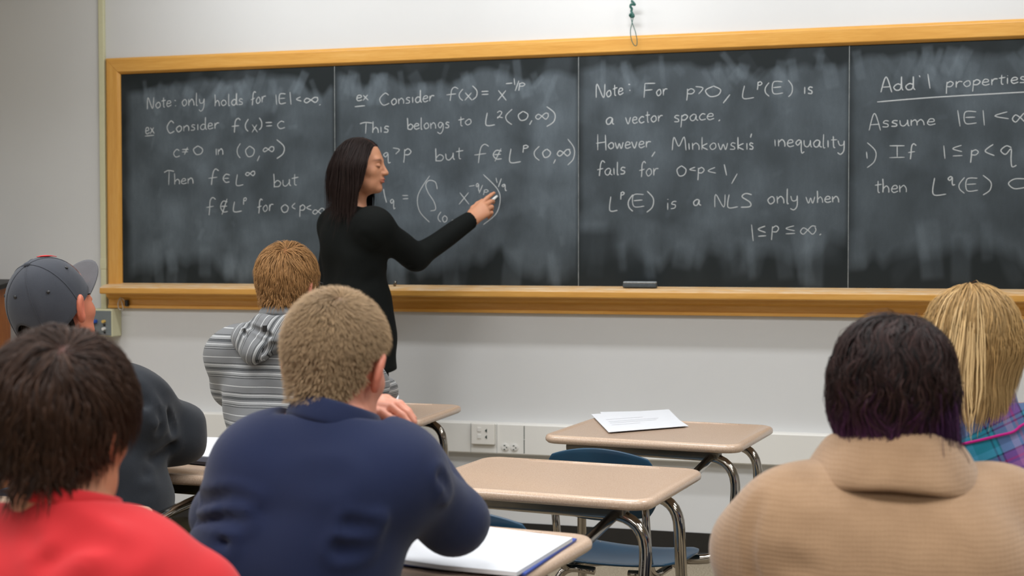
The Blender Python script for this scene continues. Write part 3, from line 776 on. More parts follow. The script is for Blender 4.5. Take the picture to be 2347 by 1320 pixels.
def build_desk(label):
    d = thing('student_desk', label, 'desk', group=None)
    ol = rr_outline(DW, DD, .055)
    ring_loft(ol, [(.03, DZ - .026), (.008, DZ - .025), (.001, DZ - .019), (0, DZ - .012), (.002, DZ - .005), (.007, DZ - .001), (.013, DZ + .0005), (.022, DZ - .0005), (.03, DZ - .001)], 'desktop', M_LAM, d)
    # pencil groove: a slim moulded lip near the far edge
    v, f = tube_geo([(-.17, DD / 2 - .028, DZ - .0015), (.19, DD / 2 - .028, DZ - .0015)], .0035, 8)
    link_mesh('pencil_groove', v, f, M_LAM, d)
    bm = bmesh.new(); add_box(bm, -.24, .235, -.205, -.165, DZ - .052, DZ - .0255); bm_obj('front_rail', bm, M_STEEL, d, bevel=.008, segs=3)
    bm = bmesh.new(); add_box(bm, -.22, .22, .13, .16, DZ - .045, DZ - .0255); bm_obj('rear_rail', bm, M_STEEL, d, bevel=.006)
    bm = bmesh.new(); add_box(bm, .17, .245, -.2, .16, DZ - .032, DZ - .0255); bm_obj('mounting_plate', bm, M_STEEL, d, bevel=.002)
    r = .0145
    # S-shaped tube: under the top, down on the right, then in under the seat
    tube_obj('connecting_tube', fillet([(-.16, -.185, DZ - .042), (.285, -.19, DZ - .046), (.275, -.215, .425), (-.05, -.30, .415), (-.17, -.42, .415)], .095, 8), r, M_CHROME, d)
    # brace from the desk top back to the backrest
    tube_obj('side_brace', fillet([(.205, -.16, DZ - .045), (.232, -.565, DZ - .066), (.20, -.614, DZ - .072), (.10, -.614, DZ - .10)], .045, 6), .0125, M_CHROME, d)
    # desk legs at the far side
    for sx in (1, -1):
        tube_obj('leg', fillet([(sx * .14, .10, DZ - .045), (sx * .285, .06, DZ - .05), (sx * .30, .12, .012)], .07, 7), r, M_CHROME, d)
    # chair legs
    for sx, sy, tx_, ty_ in ((-1, 1, -.21, -.17), (1, 1, .19, -.2), (-1, -1, -.22, -.62), (1, -1, .22, -.62)):
        top_y = -.30 if sy > 0 else -.48
        tube_obj('chair_leg', fillet([(sx * .05, top_y, .42), (sx * .15, top_y, .425), (tx_, ty_, .012)], .05, 5), .0115, M_CHROME, d)
    tube_obj('back_post', fillet([(-.13, -.36, .42), (-.13, -.54, .425), (-.13, -.597, .68)], .08, 6), .011, M_CHROME, d)
    tube_obj('back_post', fillet([(.13, -.36, .42), (.13, -.54, .425), (.13, -.597, .68)], .08, 6), .011, M_CHROME, d)
    def seat(u, v):
        x, y = u * .205, -.37 + v * .205
        z = .452 + .012 * u * u - .030 * max(0, v - .45) ** 2 * 3.0 + .012 * max(0, -v) ** 2 - .012 * (1 - u * u) * (1 - v * v)
        z -= .045 * max(0, abs(u) - .78) * 2.0 * max(0, v)
        return (x, y, z)
    s = bent_sheet('seat', seat, 25, 25, .007, M_SEAT, d)
    for cx, cy in ((-.115, -.45), (.115, -.45), (-.115, -.25), (.115, -.25)):
        v = [(cx + .005 * math.cos(k * PI / 4), cy + .005 * math.sin(k * PI / 4), .449 + h) for h in (0, .003) for k in range(8)]
        rv = link_mesh('rivet', v, [tuple(range(8, 16))] + [(k, (k + 1) % 8, 8 + (k + 1) % 8, 8 + k) for k in range(8)], M_CHROME, smooth=False); rv.parent = s
    def back(u, v):
        x = u * .165; zz = .685 + v * .10
        return (x, -.565 - .012 * v - .032 * (1 - u * u), zz - .015 * u * u * max(0, v))
    bent_sheet('backrest', back, 23, 15, .008, M_SEAT, d)
    return d
A_POS = ((-.847, 3.356), -.112)
DESKS = [
 ('bare empty desk standing before the desk that holds loose sheets', A_POS[0], A_POS[1]),
 ('empty desk by the wall holding loose white sheets', (-.759, 4.287), -.114),
 ('desk under the blue folder of the student in navy', (-.933, 2.488), -.13),
 ('desk in front of the red haired student in striped hoodie', (-1.865, 4.538), 0.0),
 ('desk with open notebook in front of the student in grey cap', (-1.89, 3.37), -.06),
 ('desk behind the capped student, only one rounded tan corner showing', (-1.905, 2.50), -.05),
]
proto = build_desk(DESKS[0][0])
DESK_OBJ = []
for i, (lab, (x, y), rz) in enumerate(DESKS):
    o = proto if i == 0 else copy_tree(proto)
    o.location = (x, y, 0); o.rotation_euler = (0, 0, rz); o['label'] = lab; o['group'] = 'student combo desks'
    DESK_OBJ.append(o)

# ---------------------------------------------------------------- papers on the desks
def sheet_poly(name, corners_px, z, th, mat, label=None, cat=None, group=None, parent=None, lift=0.0):
    P = [at_z(px, py, z) for px, py in corners_px]
    c = sum(P, Vector()) / len(P)
    n = len(P)
    # order so that the top faces up
    ar = sum((P[i] - c).cross(P[(i + 1) % n] - c).z for i in range(n))
    if ar < 0: P = P[::-1]
    v = [(p.x - c.x, p.y - c.y, 0) for p in P] + [(p.x - c.x, p.y - c.y, th) for p in P]
    f = [tuple(range(n))[::-1], tuple(range(n, 2 * n))] + [(i, (i + 1) % n, n + (i + 1) % n, n + i) for i in range(n)]
    o = link_mesh(name, v, f, mat, smooth=False)
    o.location = (c.x, c.y, z - th)
    if label: tag(o, label, cat, group)
    return o, P, c
def print_lines(o, P, c, rows, th, mat=None):
    """faint lines of print on a sheet (corner order: near-left, near-right, far-right, far-left not required)"""
    bm = bmesh.new()
    a, b, d = P[0], P[1], P[3]
    for (s0, s1, t) in rows:
        q = []
        for s, tt in ((s0, t), (s1, t), (s1, t + .012), (s0, t + .012)):
            p = a + (b - a) * s + (d - a) * tt
            q.append(bm.verts.new((p.x - c.x, p.y - c.y, th + .0003)))
        bm.faces.new(q)
    k = bm_obj('printed_text', bm, mat or M_INK); k.parent = o
    return k
o, P, c = sheet_poly('sheet_of_paper', [(1375, 944), (1524, 941), (1578, 976), (1408, 984)], .7638, .0012, M_PAPER, 'white sheet under the top sheet on desk by the wall', 'paper', 'loose sheets on the far desk')
o, P, c = sheet_poly('sheet_of_paper', [(1355, 949), (1533, 938), (1571, 976), (1395, 990)], .7652, .0012, M_PAPER, 'printed white sheet lying topmost on desk by the wall', 'paper', 'loose sheets on the far desk')
print_lines(o, P, c, [(.12, .62, .62), (.12, .8, .5), (.12, .75, .42), (.12, .5, .32)], .0012)
# blue folder with a pad of white paper on it
FOLD = [(912, 1228), (1322, 1231), (1207, 1314), (900, 1288)]
o, P, c = sheet_poly('folder', [(905, 1215), (1110, 1206), (1322, 1234), (1204, 1314), (1010, 1300), (895, 1288)], .7655, .004, M_FOLDER, 'blue folder beneath white pad on navy student desk', 'folder')
o, P, c = sheet_poly('paper_pad', [(905, 1211), (1100, 1205), (1312, 1232), (1184, 1311), (1010, 1295), (897, 1279)], .7735, .0075, M_PAPER, 'white paper pad on blue folder beside navy student elbow', 'paper pad')
o, P, c = sheet_poly('notebook', [(400, 1010), (520, 1014), (505, 1062), (380, 1050)], .770, .008, M_NOTEBOOK, 'dark notebook under white sheet on capped student desk', 'notebook')
o, P, c = sheet_poly('sheet_of_paper', [(420, 1000), (520, 1003), (505, 1048), (400, 1040)], .7735, .003, M_PAPER, 'white sheet on dark notebook at capped student elbow', 'paper')
o, P, c = sheet_poly('sheet_of_paper', [(866, 905), (914, 906), (912, 920), (862, 920)], .7638, .0012, M_PAPER, 'white sheet edge on desk of the striped hoodie student', 'paper')
# ---------------------------------------------------------------- people: implicit surfaces turned into one continuous mesh
def V3(p): return np.array([p[0], p[1], p[2]], np.float64)
def axis(lo, hi, coarse, fine=()):
    out = [lo]
    while out[-1] < hi:
        st = coarse
        for a, b, s in fine:
            if a - s <= out[-1] <= b: st = min(st, s)
        out.append(out[-1] + st)
    return np.array(out, np.float32)

class Field:
    def __init__(s, xs, ys, zs):
        s.x, s.y, s.z = xs, ys, zs
        s.F = np.full((len(xs), len(ys), len(zs)), .5, np.float32)
    def sl(s, lo, hi):
        r = []
        for ax, a, b in zip((s.x, s.y, s.z), lo, hi):
            i, j = np.searchsorted(ax, a), np.searchsorted(ax, b)
            if j - i < 1: return None
            r.append(slice(int(i), int(j)))
        return tuple(r)
    def pts(s, sl):
        return s.x[sl[0]][:, None, None], s.y[sl[1]][None, :, None], s.z[sl[2]][None, None, :]
    def blend(s, sl, d, k, op):
        A = s.F[sl]; d = d.astype(np.float32)
        if op == 'add':
            if k <= 0: s.F[sl] = np.minimum(A, d); return
            h = np.clip(.5 + .5 * (A - d) / k, 0, 1)
            s.F[sl] = A * (1 - h) + d * h - k * h * (1 - h)
        else:
            d = -d
            if k <= 0: s.F[sl] = np.maximum(A, d); return
            h = np.clip(.5 - .5 * (A - d) / k, 0, 1)
            s.F[sl] = A * (1 - h) + d * h + k * h * (1 - h)
    def cap(s, a, b, ra, rb=None, k=.02, op='add'):
        rb = ra if rb is None else rb
        a, b = V3(a), V3(b); m = max(ra, rb) + k + .012
        sl = s.sl(np.minimum(a, b) - m, np.maximum(a, b) + m)
        if sl is None: return
        X, Y, Z = s.pts(sl); ab = b - a; L2 = max(ab @ ab, 1e-12)
        t = np.clip(((X - a[0]) * ab[0] + (Y - a[1]) * ab[1] + (Z - a[2]) * ab[2]) / L2, 0, 1)
        d = np.sqrt((X - a[0] - t * ab[0]) ** 2 + (Y - a[1] - t * ab[1]) ** 2 + (Z - a[2] - t * ab[2]) ** 2) - (ra + (rb - ra) * t)
        s.blend(sl, d, k, op)
    def ell(s, c, r, R=None, k=.02, op='add'):
        c = V3(c); r = np.array(r, float); m = (r.max() if R is not None else r) + k + .012
        sl = s.sl(c - m, c + m)
        if sl is None: return
        X, Y, Z = s.pts(sl); X, Y, Z = X - c[0], Y - c[1], Z - c[2]
        if R is not None:
            X, Y, Z = (X * R[0, 0] + Y * R[1, 0] + Z * R[2, 0]), (X * R[0, 1] + Y * R[1, 1] + Z * R[2, 1]), (X * R[0, 2] + Y * R[1, 2] + Z * R[2, 2])
        k0 = np.sqrt((X / r[0]) ** 2 + (Y / r[1]) ** 2 + (Z / r[2]) ** 2)
        k1 = np.sqrt((X / r[0] ** 2) ** 2 + (Y / r[1] ** 2) ** 2 + (Z / r[2] ** 2) ** 2)
        s.blend(sl, k0 * (k0 - 1) / np.maximum(k1, 1e-6), k, op)
    def plane(s, p, n, k=.004):
        """cut away everything on the side the normal points to"""
        X, Y, Z = s.x[:, None, None], s.y[None, :, None], s.z[None, None, :]
        d = (X - p[0]) * n[0] + (Y - p[1]) * n[1] + (Z - p[2]) * n[2]
        s.blend((slice(None),) * 3, -d, k, 'sub')
    def add(s, fn, band=.03):
        m = np.abs(s.F) < band
        i, j, k = np.nonzero(m)
        s.F[m] += fn(s.x[i], s.y[j], s.z[k]).astype(np.float32)
    def mesh(s):
        F = s.F; I = F < 0
        n = I[:-1, :-1, :-1].astype(np.int8)
        n = sum((I[a:I.shape[0] - 1 + a, b:I.shape[1] - 1 + b, c:I.shape[2] - 1 + c].astype(np.int8) for a in (0, 1) for b in (0, 1) for c in (0, 1)))
        act = (n > 0) & (n < 8)
        i, j, k = np.nonzero(act); N = len(i)
        vid = np.full(act.shape, -1, np.int32); vid[i, j, k] = np.arange(N)
        acc = np.zeros((N, 3)); cnt = np.zeros(N)
        X = (s.x, s.y, s.z)
        for ax in range(3):
            for u in (0, 1):
                for w in (0, 1):
                    o0 = [0, 0, 0]; o1 = [0, 0, 0]
                    oth = [q for q in range(3) if q != ax]
                    o0[oth[0]] = o1[oth[0]] = u; o0[oth[1]] = o1[oth[1]] = w; o1[ax] = 1
                    a = F[i + o0[0], j + o0[1], k + o0[2]]; b = F[i + o1[0], j + o1[1], k + o1[2]]
                    cr = (a < 0) != (b < 0)
                    t = np.where(cr, a / np.where(cr, a - b, 1), 0)
                    P = np.stack([X[0][i + o0[0]], X[1][j + o0[1]], X[2][k + o0[2]]], 1).astype(np.float64)
                    Q = np.stack([X[0][i + o1[0]], X[1][j + o1[1]], X[2][k + o1[2]]], 1)
                    acc += np.where(cr[:, None], P + (Q - P) * t[:, None], 0); cnt += cr
        verts = acc / np.maximum(cnt, 1)[:, None]
        quads = []
        for ax in range(3):
            sh = [slice(None)] * 3; sh2 = [slice(None)] * 3
            sh[ax] = slice(0, -1); sh2[ax] = slice(1, None)
            a, b = I[tuple(sh)], I[tuple(sh2)]
            e = np.argwhere(a != b)
            o1, o2 = [(1, 2), (2, 0), (0, 1)][ax]
            ok = (e[:, o1] > 0) & (e[:, o2] > 0) & (e[:, o1] < F.shape[o1] - 1) & (e[:, o2] < F.shape[o2] - 1)
            e = e[ok]
            def g(d1, d2):
                q = e.copy(); q[:, o1] -= d1; q[:, o2] -= d2
                return vid[q[:, 0], q[:, 1], q[:, 2]]
            q = np.stack([g(1, 1), g(0, 1), g(0, 0), g(1, 0)], 1)
            ins = a[e[:, 0], e[:, 1], e[:, 2]]
            q[~ins] = q[~ins][:, ::-1]
            quads.append(q)
        q = np.concatenate(quads)
        return verts, q[(q >= 0).all(1)]

def euler(yaw=0, pitch=0, roll=0):
    """columns: right, forward, up. yaw > 0 turns right, pitch > 0 tips the face up, roll > 0 tips the crown to the right"""
    return np.array(Matrix.Rotation(-yaw, 3, 'Z') @ Matrix.Rotation(pitch, 3, 'X') @ Matrix.Rotation(roll, 3, 'Y'))

CR_C, CR_R = np.array([0, -.014, .030]), np.array([.0765, .0965, .088])
class Head:
    def __init__(s, c, R, sc=1.0): s.c, s.R, s.sc = V3(c), R, sc
    def w(s, x, y, z): return s.c + s.R @ (np.array([x, y, z]) * s.sc)
    def loc(s, P): return (P - s.c) @ s.R / s.sc
    def prims(s, f, face=1.0, female=False):
        S, w = s.sc, s.w
        f.ell(w(*CR_C), CR_R * S, s.R, .01)
        f.ell(w(0, .022, -.028), np.array([.060, .068, .085]) * S, s.R, .03 * S)
        f.cap(w(-.030, .040, -.075), w(.030, .040, -.075), .026 * S, k=.03 * S)
        f.ell(w(0, .070, -.091), np.array([.022, .018, .017]) * S, s.R, .02 * S)
        # brow, eye sockets, cheeks, nose, lips
        f.cap(w(-.034, .072, .024), w(.034, .072, .024), .012 * S, k=.016 * S)
        for q in (-1, 1):
            f.ell(w(q * .043, .050, -.022), np.array([.022, .022, .020]) * S, s.R, .02 * S)
            f.ell(w(q * .032, .089, .004), np.array([.019, .016, .012]) * S, s.R, .010 * S, 'sub')
            f.ell(w(q * .031, .0745, .003), np.array([.0155, .0125, .0115]) * S, s.R, .003 * S)
        f.cap(w(0, .083, .014), w(0, .104, -.026), .007 * S, .0105 * S, k=.010 * S)
        for q in (-1, 1): f.ell(w(q * .011, .094, -.029), np.array([.0075, .010, .0075]) * S, s.R, .006 * S)
        f.ell(w(0, .083, -.050), np.array([.018, .012, .012]) * S, s.R, .012 * S)
        f.ell(w(0, .0925, -.0525), np.array([.019, .0075, .0048]) * S, s.R, .004 * S)
        f.ell(w(0, .0905, -.0615), np.array([.017, .0078, .0055]) * S, s.R, .004 * S)
        f.cap(w(-.016, .0965, -.057), w(.016, .0965, -.057), .0022 * S, k=.003 * S, op='sub')
        for q in (-1, 1):   # ears
            RE = s.R @ euler(-q * .38, 0, q * .12)
            f.ell(w(q * .0815, -.010, -.004), np.array([.0095, .0185, .0315]) * S, RE, .006 * S)
            f.ell(w(q * .0775, -.006, -.030), np.array([.007, .010, .011]) * S, RE, .008 * S)
            f.ell(w(q * .0905, -.004, -.003), np.array([.0065, .0105, .019]) * S, RE, .005 * S, 'sub')
    def sdf(s, P):
        """head and nape alone, for laying hair on: P in head coordinates"""
        def el(c, r):
            q = P - c; k0 = np.linalg.norm(q / r, axis=-1); k1 = np.linalg.norm(q / r ** 2, axis=-1)
            return k0 * (k0 - 1) / np.maximum(k1, 1e-6)
        a = el(CR_C, CR_R); b = el(np.array([0, .022, -.028]), np.array([.060, .068, .085]))
        h = np.clip(.5 + .5 * (a - b) / .03, 0, 1); d = a * (1 - h) + b * h - .03 * h * (1 - h)
        p0, p1 = np.array([0, -.030, -.03]), np.array([0, -.045, -.16]); ab = p1 - p0
        t = np.clip(((P - p0) @ ab) / (ab @ ab), 0, 1)
        c = np.linalg.norm(P - p0 - t[..., None] * ab, axis=-1) - .053
        h = np.clip(.5 + .5 * (d - c) / .03, 0, 1); return d * (1 - h) + c * h - .03 * h * (1 - h)
    def grad(s, P, e=.002):
        g = np.stack([s.sdf(P + np.eye(3)[i] * e) - s.sdf(P - np.eye(3)[i] * e) for i in range(3)], -1)
        return g / np.maximum(np.linalg.norm(g, axis=-1, keepdims=True), 1e-9)

def scalp_zmin(y):   # hairline, as the z of the direction from the middle of the skull
    return np.interp(y, [-1, -.45, -.12, .1, .42, .75, 1], [-.86, -.84, -.60, -.12, .20, .52, .56])

def hand(f, wrist, d, pn, side, curl=(.5, .5, .6, .6), thumb=None, sc=1.0, spread=.06):
    """palm and five fingers. d: wrist to knuckles, pn: the way the palm faces, side: +1 when the thumb lies along pn x d ... -1 otherwise"""
    d = V3(d); d /= np.linalg.norm(d); pn = V3(pn); pn -= d * (pn @ d); pn /= np.linalg.norm(pn)
    t = np.cross(d, pn) * side           # towards the thumb
    W = V3(wrist)
    def rotv(v, ax, a):
        return v * math.cos(a) + np.cross(ax, v) * math.sin(a) + ax * (ax @ v) * (1 - math.cos(a))
    L = ((.042, .026, .020), (.046, .029, .021), (.043, .027, .020), (.034, .021, .018))
    offs = (.027, .009, -.009, -.026); mc = (.088, .090, .085, .078)
    f.cap(W - d * .02 * sc, W + d * .018 * sc, .0225 * sc, .022 * sc, k=.015)
    for i in range(4):
        kn = W + (d * mc[i] + t * offs[i] - pn * (.004 if i in (1, 2) else 0)) * sc
        f.cap(W + (d * .018 + t * offs[i] * .55) * sc, kn, .0145 * sc, .0115 * sc, k=.016)
        v = d * math.cos(spread * (1.5 - i)) + t * math.sin(spread * (1.5 - i)); p = kn
        ax = np.cross(v, pn); ax /= np.linalg.norm(ax)
        a = 0.0; c = curl[i]; c = (c, c * 1.1, c * .7) if not hasattr(c, '__len__') else c
        r = (.0098, .0088, .0078, .0066) if i < 3 else (.0085, .0076, .0068, .006)
        for j in range(3):
            a += c[j]; u = rotv(v, ax, a); q = p + u * L[i][j] * sc
            f.cap(p, q, r[j] * sc, r[j + 1] * sc, k=.003 if j else .006); p = q
    f.ell(W + (d * .035 + t * .022 + pn * .010) * sc, np.array([.019, .019, .019]) * sc, None, .012)
    th = thumb or [(.55, .75, .25), (.85, .35, .35), (.9, .1, .4)]
    p = W + (d * .028 + t * .024 + pn * .008) * sc
    for (a, b, c), ln, r0, r1 in zip(th, (.040, .032, .026), (.014, .011, .0098), (.011, .0098, .0078)):
        u = d * a + t * b + pn * c; u /= np.linalg.norm(u); q = p + u * ln * sc
        f.cap(p, q, r0 * sc, r1 * sc, k=.007); p = q
    return p

def tint_attr(o, cols):
    c = np.ones((len(cols), 4), np.float32); c[:, :3] = cols
    at = o.data.attributes.new('tint', 'FLOAT_COLOR', 'POINT'); at.data.foreach_set('color', c.ravel())

def skin_mat():
    t = NT('skin'); at = t.n('ShaderNodeAttribute'); at.attribute_name = 'tint'
    vec = t.coord(); f = t.noise(vec, 70, 4)
    c = t.mix(t.math('MULTIPLY', f, .22), at.outputs['Color'], srgb(186, 96, 78))
    t.base(c); t.set(Roughness=.5, Specular_IOR_Level=.4)
    t.p.inputs['Subsurface Weight'].default_value = .12
    t.p.inputs['Subsurface Radius'].default_value = (.012, .005, .003)
    t.p.inputs['Subsurface Scale'].default_value = .5
    t.bump(t.noise(vec, 350, 3), .12, .0006)
    return t.m
M_SKIN = skin_mat()
def hair_mat(name='hair', rough=.5, spec=.11):
    t = NT(name); at = t.n('ShaderNodeAttribute'); at.attribute_name = 'tint'
    t.base(at.outputs['Color']); t.set(Roughness=rough, Specular_IOR_Level=spec)
    return t.m
M_HAIR = hair_mat()

def lin(c): return np.array(srgb(*c)[:3])

def ribbons(name, P, Nrm, width, cols, parent):
    """hair: P (n, m, 3) strand points in the world, flat ridged ribbons"""
    n, m, _ = P.shape
    T = np.gradient(P, axis=1); T /= np.maximum(np.linalg.norm(T, axis=2, keepdims=True), 1e-9)
    S = np.cross(T, Nrm); S /= np.maximum(np.linalg.norm(S, axis=2, keepdims=True), 1e-9)
    U = np.cross(S, T)
    tw = np.interp(np.linspace(0, 1, m), [0, .15, .6, 1], [.7, 1, .85, .12])[None, :, None] * width[:, None, None]
    V = np.stack([P - S * tw / 2, P + U * tw * .3, P + S * tw / 2], 2).reshape(-1, 3)
    base = (np.arange(n)[:, None] * m + np.arange(m - 1)[None, :])[..., None] * 3
    q = np.concatenate([base + np.array([0, 1, 4, 3]), base + np.array([1, 2, 5, 4])], 0).reshape(-1, 4)
    o = link_mesh(name, V, q, M_HAIR, None)
    tint_attr(o, np.repeat(cols.reshape(-1, 3), 3, axis=0))
    return sub(o, parent)

def grow(head, rng, n, length, comb, thick, col, steps=9, lift=.25, grav=0.0, stiff=.6, jit=.12, zmin=scalp_zmin, mask=None,
         width=(.0010, .0022), tone=.35, parent=None, extra=None, colfn=None, name='hair', curl=0.0, tipcol=None, hug=0.0, rootz=-.080, wave=None):
    """strands rooted on the scalp, combed along comb(P, D), pulled down and pushed out of the head"""
    D = rng.normal(size=(n * 3, 3)); D /= np.linalg.norm(D, axis=1, keepdims=True)
    ok = D[:, 2] > zmin(D[:, 1])
    if mask is not None: ok &= mask(D)
    D = D[ok][:n]; n = len(D)
    P = CR_C + D * .16
    for _ in range(14): P = P - D * head.sdf(P)[:, None] * .9
    ok = P[:, 2] > rootz; P, D = P[ok], D[ok]; n = len(D)
    L = length(D, rng) if callable(length) else np.full(n, length)
    L = L * (1 + .18 * rng.normal(size=n)).clip(.5, 1.5)
    lay = rng.random(n) ** .8 * (thick(D) if callable(thick) else thick)
    g = head.R.T @ np.array([0, 0, -1.0])
    N = head.grad(P)
    v = N * lift + comb(P, D); v += rng.normal(size=v.shape) * jit; v /= np.linalg.norm(v, axis=1, keepdims=True)
    out, nr = [P.copy()], [N.copy()]
    seg = (L / (steps - 1))[:, None]
    bend = rng.normal(size=(n, 3)) * curl
    for i in range(1, steps):
        c = comb(P, D)
        if wave is not None:
            q = P / wave[1] * 6.283; c = c + wave[0] * np.stack([np.sin(q[:, 2] + 1.7 * np.sin(q[:, 0] * .7)), np.sin(q[:, 0] * .8 + q[:, 2] * .6 + 2), .4 * np.sin(q[:, 0] + q[:, 1] + 4)], 1)
        v = v * stiff + c * (1 - stiff) + g * grav + rng.normal(size=v.shape) * jit * .3 + bend * math.sin(i * 1.1)
        v /= np.maximum(np.linalg.norm(v, axis=1, keepdims=True), 1e-9)
        P = P + v * seg
        tgt = lay * min(1, i / (steps * .35))
        for _ in range(2):
            d = head.sdf(P); G = head.grad(P); P = P + G * (np.clip(tgt - d, 0, .02) - hug * np.clip(d - tgt, 0, .02))[:, None]
        if extra is not None: P = head.loc(extra(head.c + P * head.sc @ head.R.T, lay))
        out.append(P.copy()); nr.append(head.grad(P))
        v = P - out[-2]; v /= np.maximum(np.linalg.norm(v, axis=1, keepdims=True), 1e-9)
    A = np.stack(out, 1); NN = np.stack(nr, 1)
    W = head.c + (A * head.sc) @ head.R.T; NW = NN @ head.R.T
    s_ = np.linspace(0, 1, steps)[None, :, None]
    c = np.clip(lin(col)[None, None] * (1 + tone * rng.normal(size=(n, 1, 1))) , .002, 1) * np.ones((1, steps, 1))
    if tipcol is not None: c = c * (1 - s_ * .6) + lin(tipcol) * s_ * .6
    if colfn is not None: c = colfn(A, c, rng)
    wd = (width[0] + (width[1] - width[0]) * rng.random(n))
    return ribbons(name, W, NW, wd, c, parent)

def wob(seed, amp, wl, stretch=(1, 1, 1)):
    """smooth cloth-like undulation"""
    r = np.random.default_rng(seed); fs = []
    for k in range(7):
        a = r.normal(size=3) * np.array(stretch); a = a / np.linalg.norm(a) * 2 * PI / wl * (.6 + r.random() * 1.1); fs.append((a, r.random() * 6.3, r.normal(size=3) * 9))
    def fn(x, y, z):
        t = 0
        for a, ph, b in fs:
            t = t + np.sin(a[0] * x + a[1] * y + a[2] * z + ph + .8 * np.sin(b[0] * x + b[1] * y + b[2] * z))
        return t * (-amp / 3.2)
    return fn
def crease(pts, width, amp):
    """one fold along a polyline: a groove with a ridge beside it"""
    pts = [V3(p) for p in pts]
    def fn(x, y, z):
        P = np.stack([x, y, z], 1); best = np.full(len(x), 9.0)
        for a, b in zip(pts[:-1], pts[1:]):
            ab = b - a; t = np.clip((P - a) @ ab / (ab @ ab), 0, 1)
            best = np.minimum(best, np.linalg.norm(P - a - t[:, None] * ab, axis=1))
        return amp * np.exp(-(best / width) ** 2) - .55 * amp * np.exp(-((best - 2.1 * width) / width) ** 2)
    return fn

def cloth(name, col, rough=.85, scale=900, bumpd=.0008, bump=.5, var=.10, sheen=.06, mott=5):
    t = NT(name); vec = t.coord()
    w = t.noise(vec, scale, 2, .6); m = t.noise(vec, mott, 4)
    lo = tuple(c * (1 - var) for c in col[:3]) + (1,); hi = tuple(min(1, c * (1 + var)) for c in col[:3]) + (1,)
    f = t.math('ADD', t.math('MULTIPLY', w, .6), t.math('MULTIPLY', m, .4))
    t.base(t.ramp(f, [(.35, lo), (.65, hi)])); t.set(Roughness=rough, Specular_IOR_Level=.2)
    t.p.inputs['Sheen Weight'].default_value = sheen; t.p.inputs['Sheen Roughness'].default_value = .5
    t.bump(w, bump, bumpd)
    return t.m

def ring_band(name, c, R, rx, ry, prof, mat, parent, a0=-180, a1=180, n=56, zfun=None, rfun=None):
    """collar: a closed profile (radial offset, height) swept round an ellipse in the frame R; a = 0 is the back of the neck"""
    closed = (a1 - a0) >= 359.9
    A = np.radians(np.linspace(a0, a1, n, endpoint=not closed)); m = len(prof); v = []
    for a in A:
        ex, ey = math.sin(a), -math.cos(a)
        zz = zfun(a) if zfun else 0.0; rr = rfun(a) if rfun else 0.0
        for dr, h in prof:
            p = V3(c) + R @ np.array([(rx + dr + rr) * ex, (ry + dr + rr) * ey, h + zz]); v.append(p)
    N = len(A); f = []
    for i in range(N if closed else N - 1):
        j = (i + 1) % N
        for k in range(m):
            f.append((i * m + k, j * m + k, j * m + (k + 1) % m, i * m + (k + 1) % m))
    if not closed: f.append(tuple(range(m))[::-1]); f.append(tuple(range((N - 1) * m, N * m)))
    o = link_mesh(name, v, f, mat)
    bm = bmesh.new(); bm.from_mesh(o.data); bmesh.ops.recalc_face_normals(bm, faces=bm.faces[:]); bm.to_mesh(o.data); bm.free()
    for p in o.data.polygons: p.use_smooth = True
    mm = o.modifiers.new('sub', 'SUBSURF'); mm.levels = mm.render_levels = 1
    return sub(o, parent)

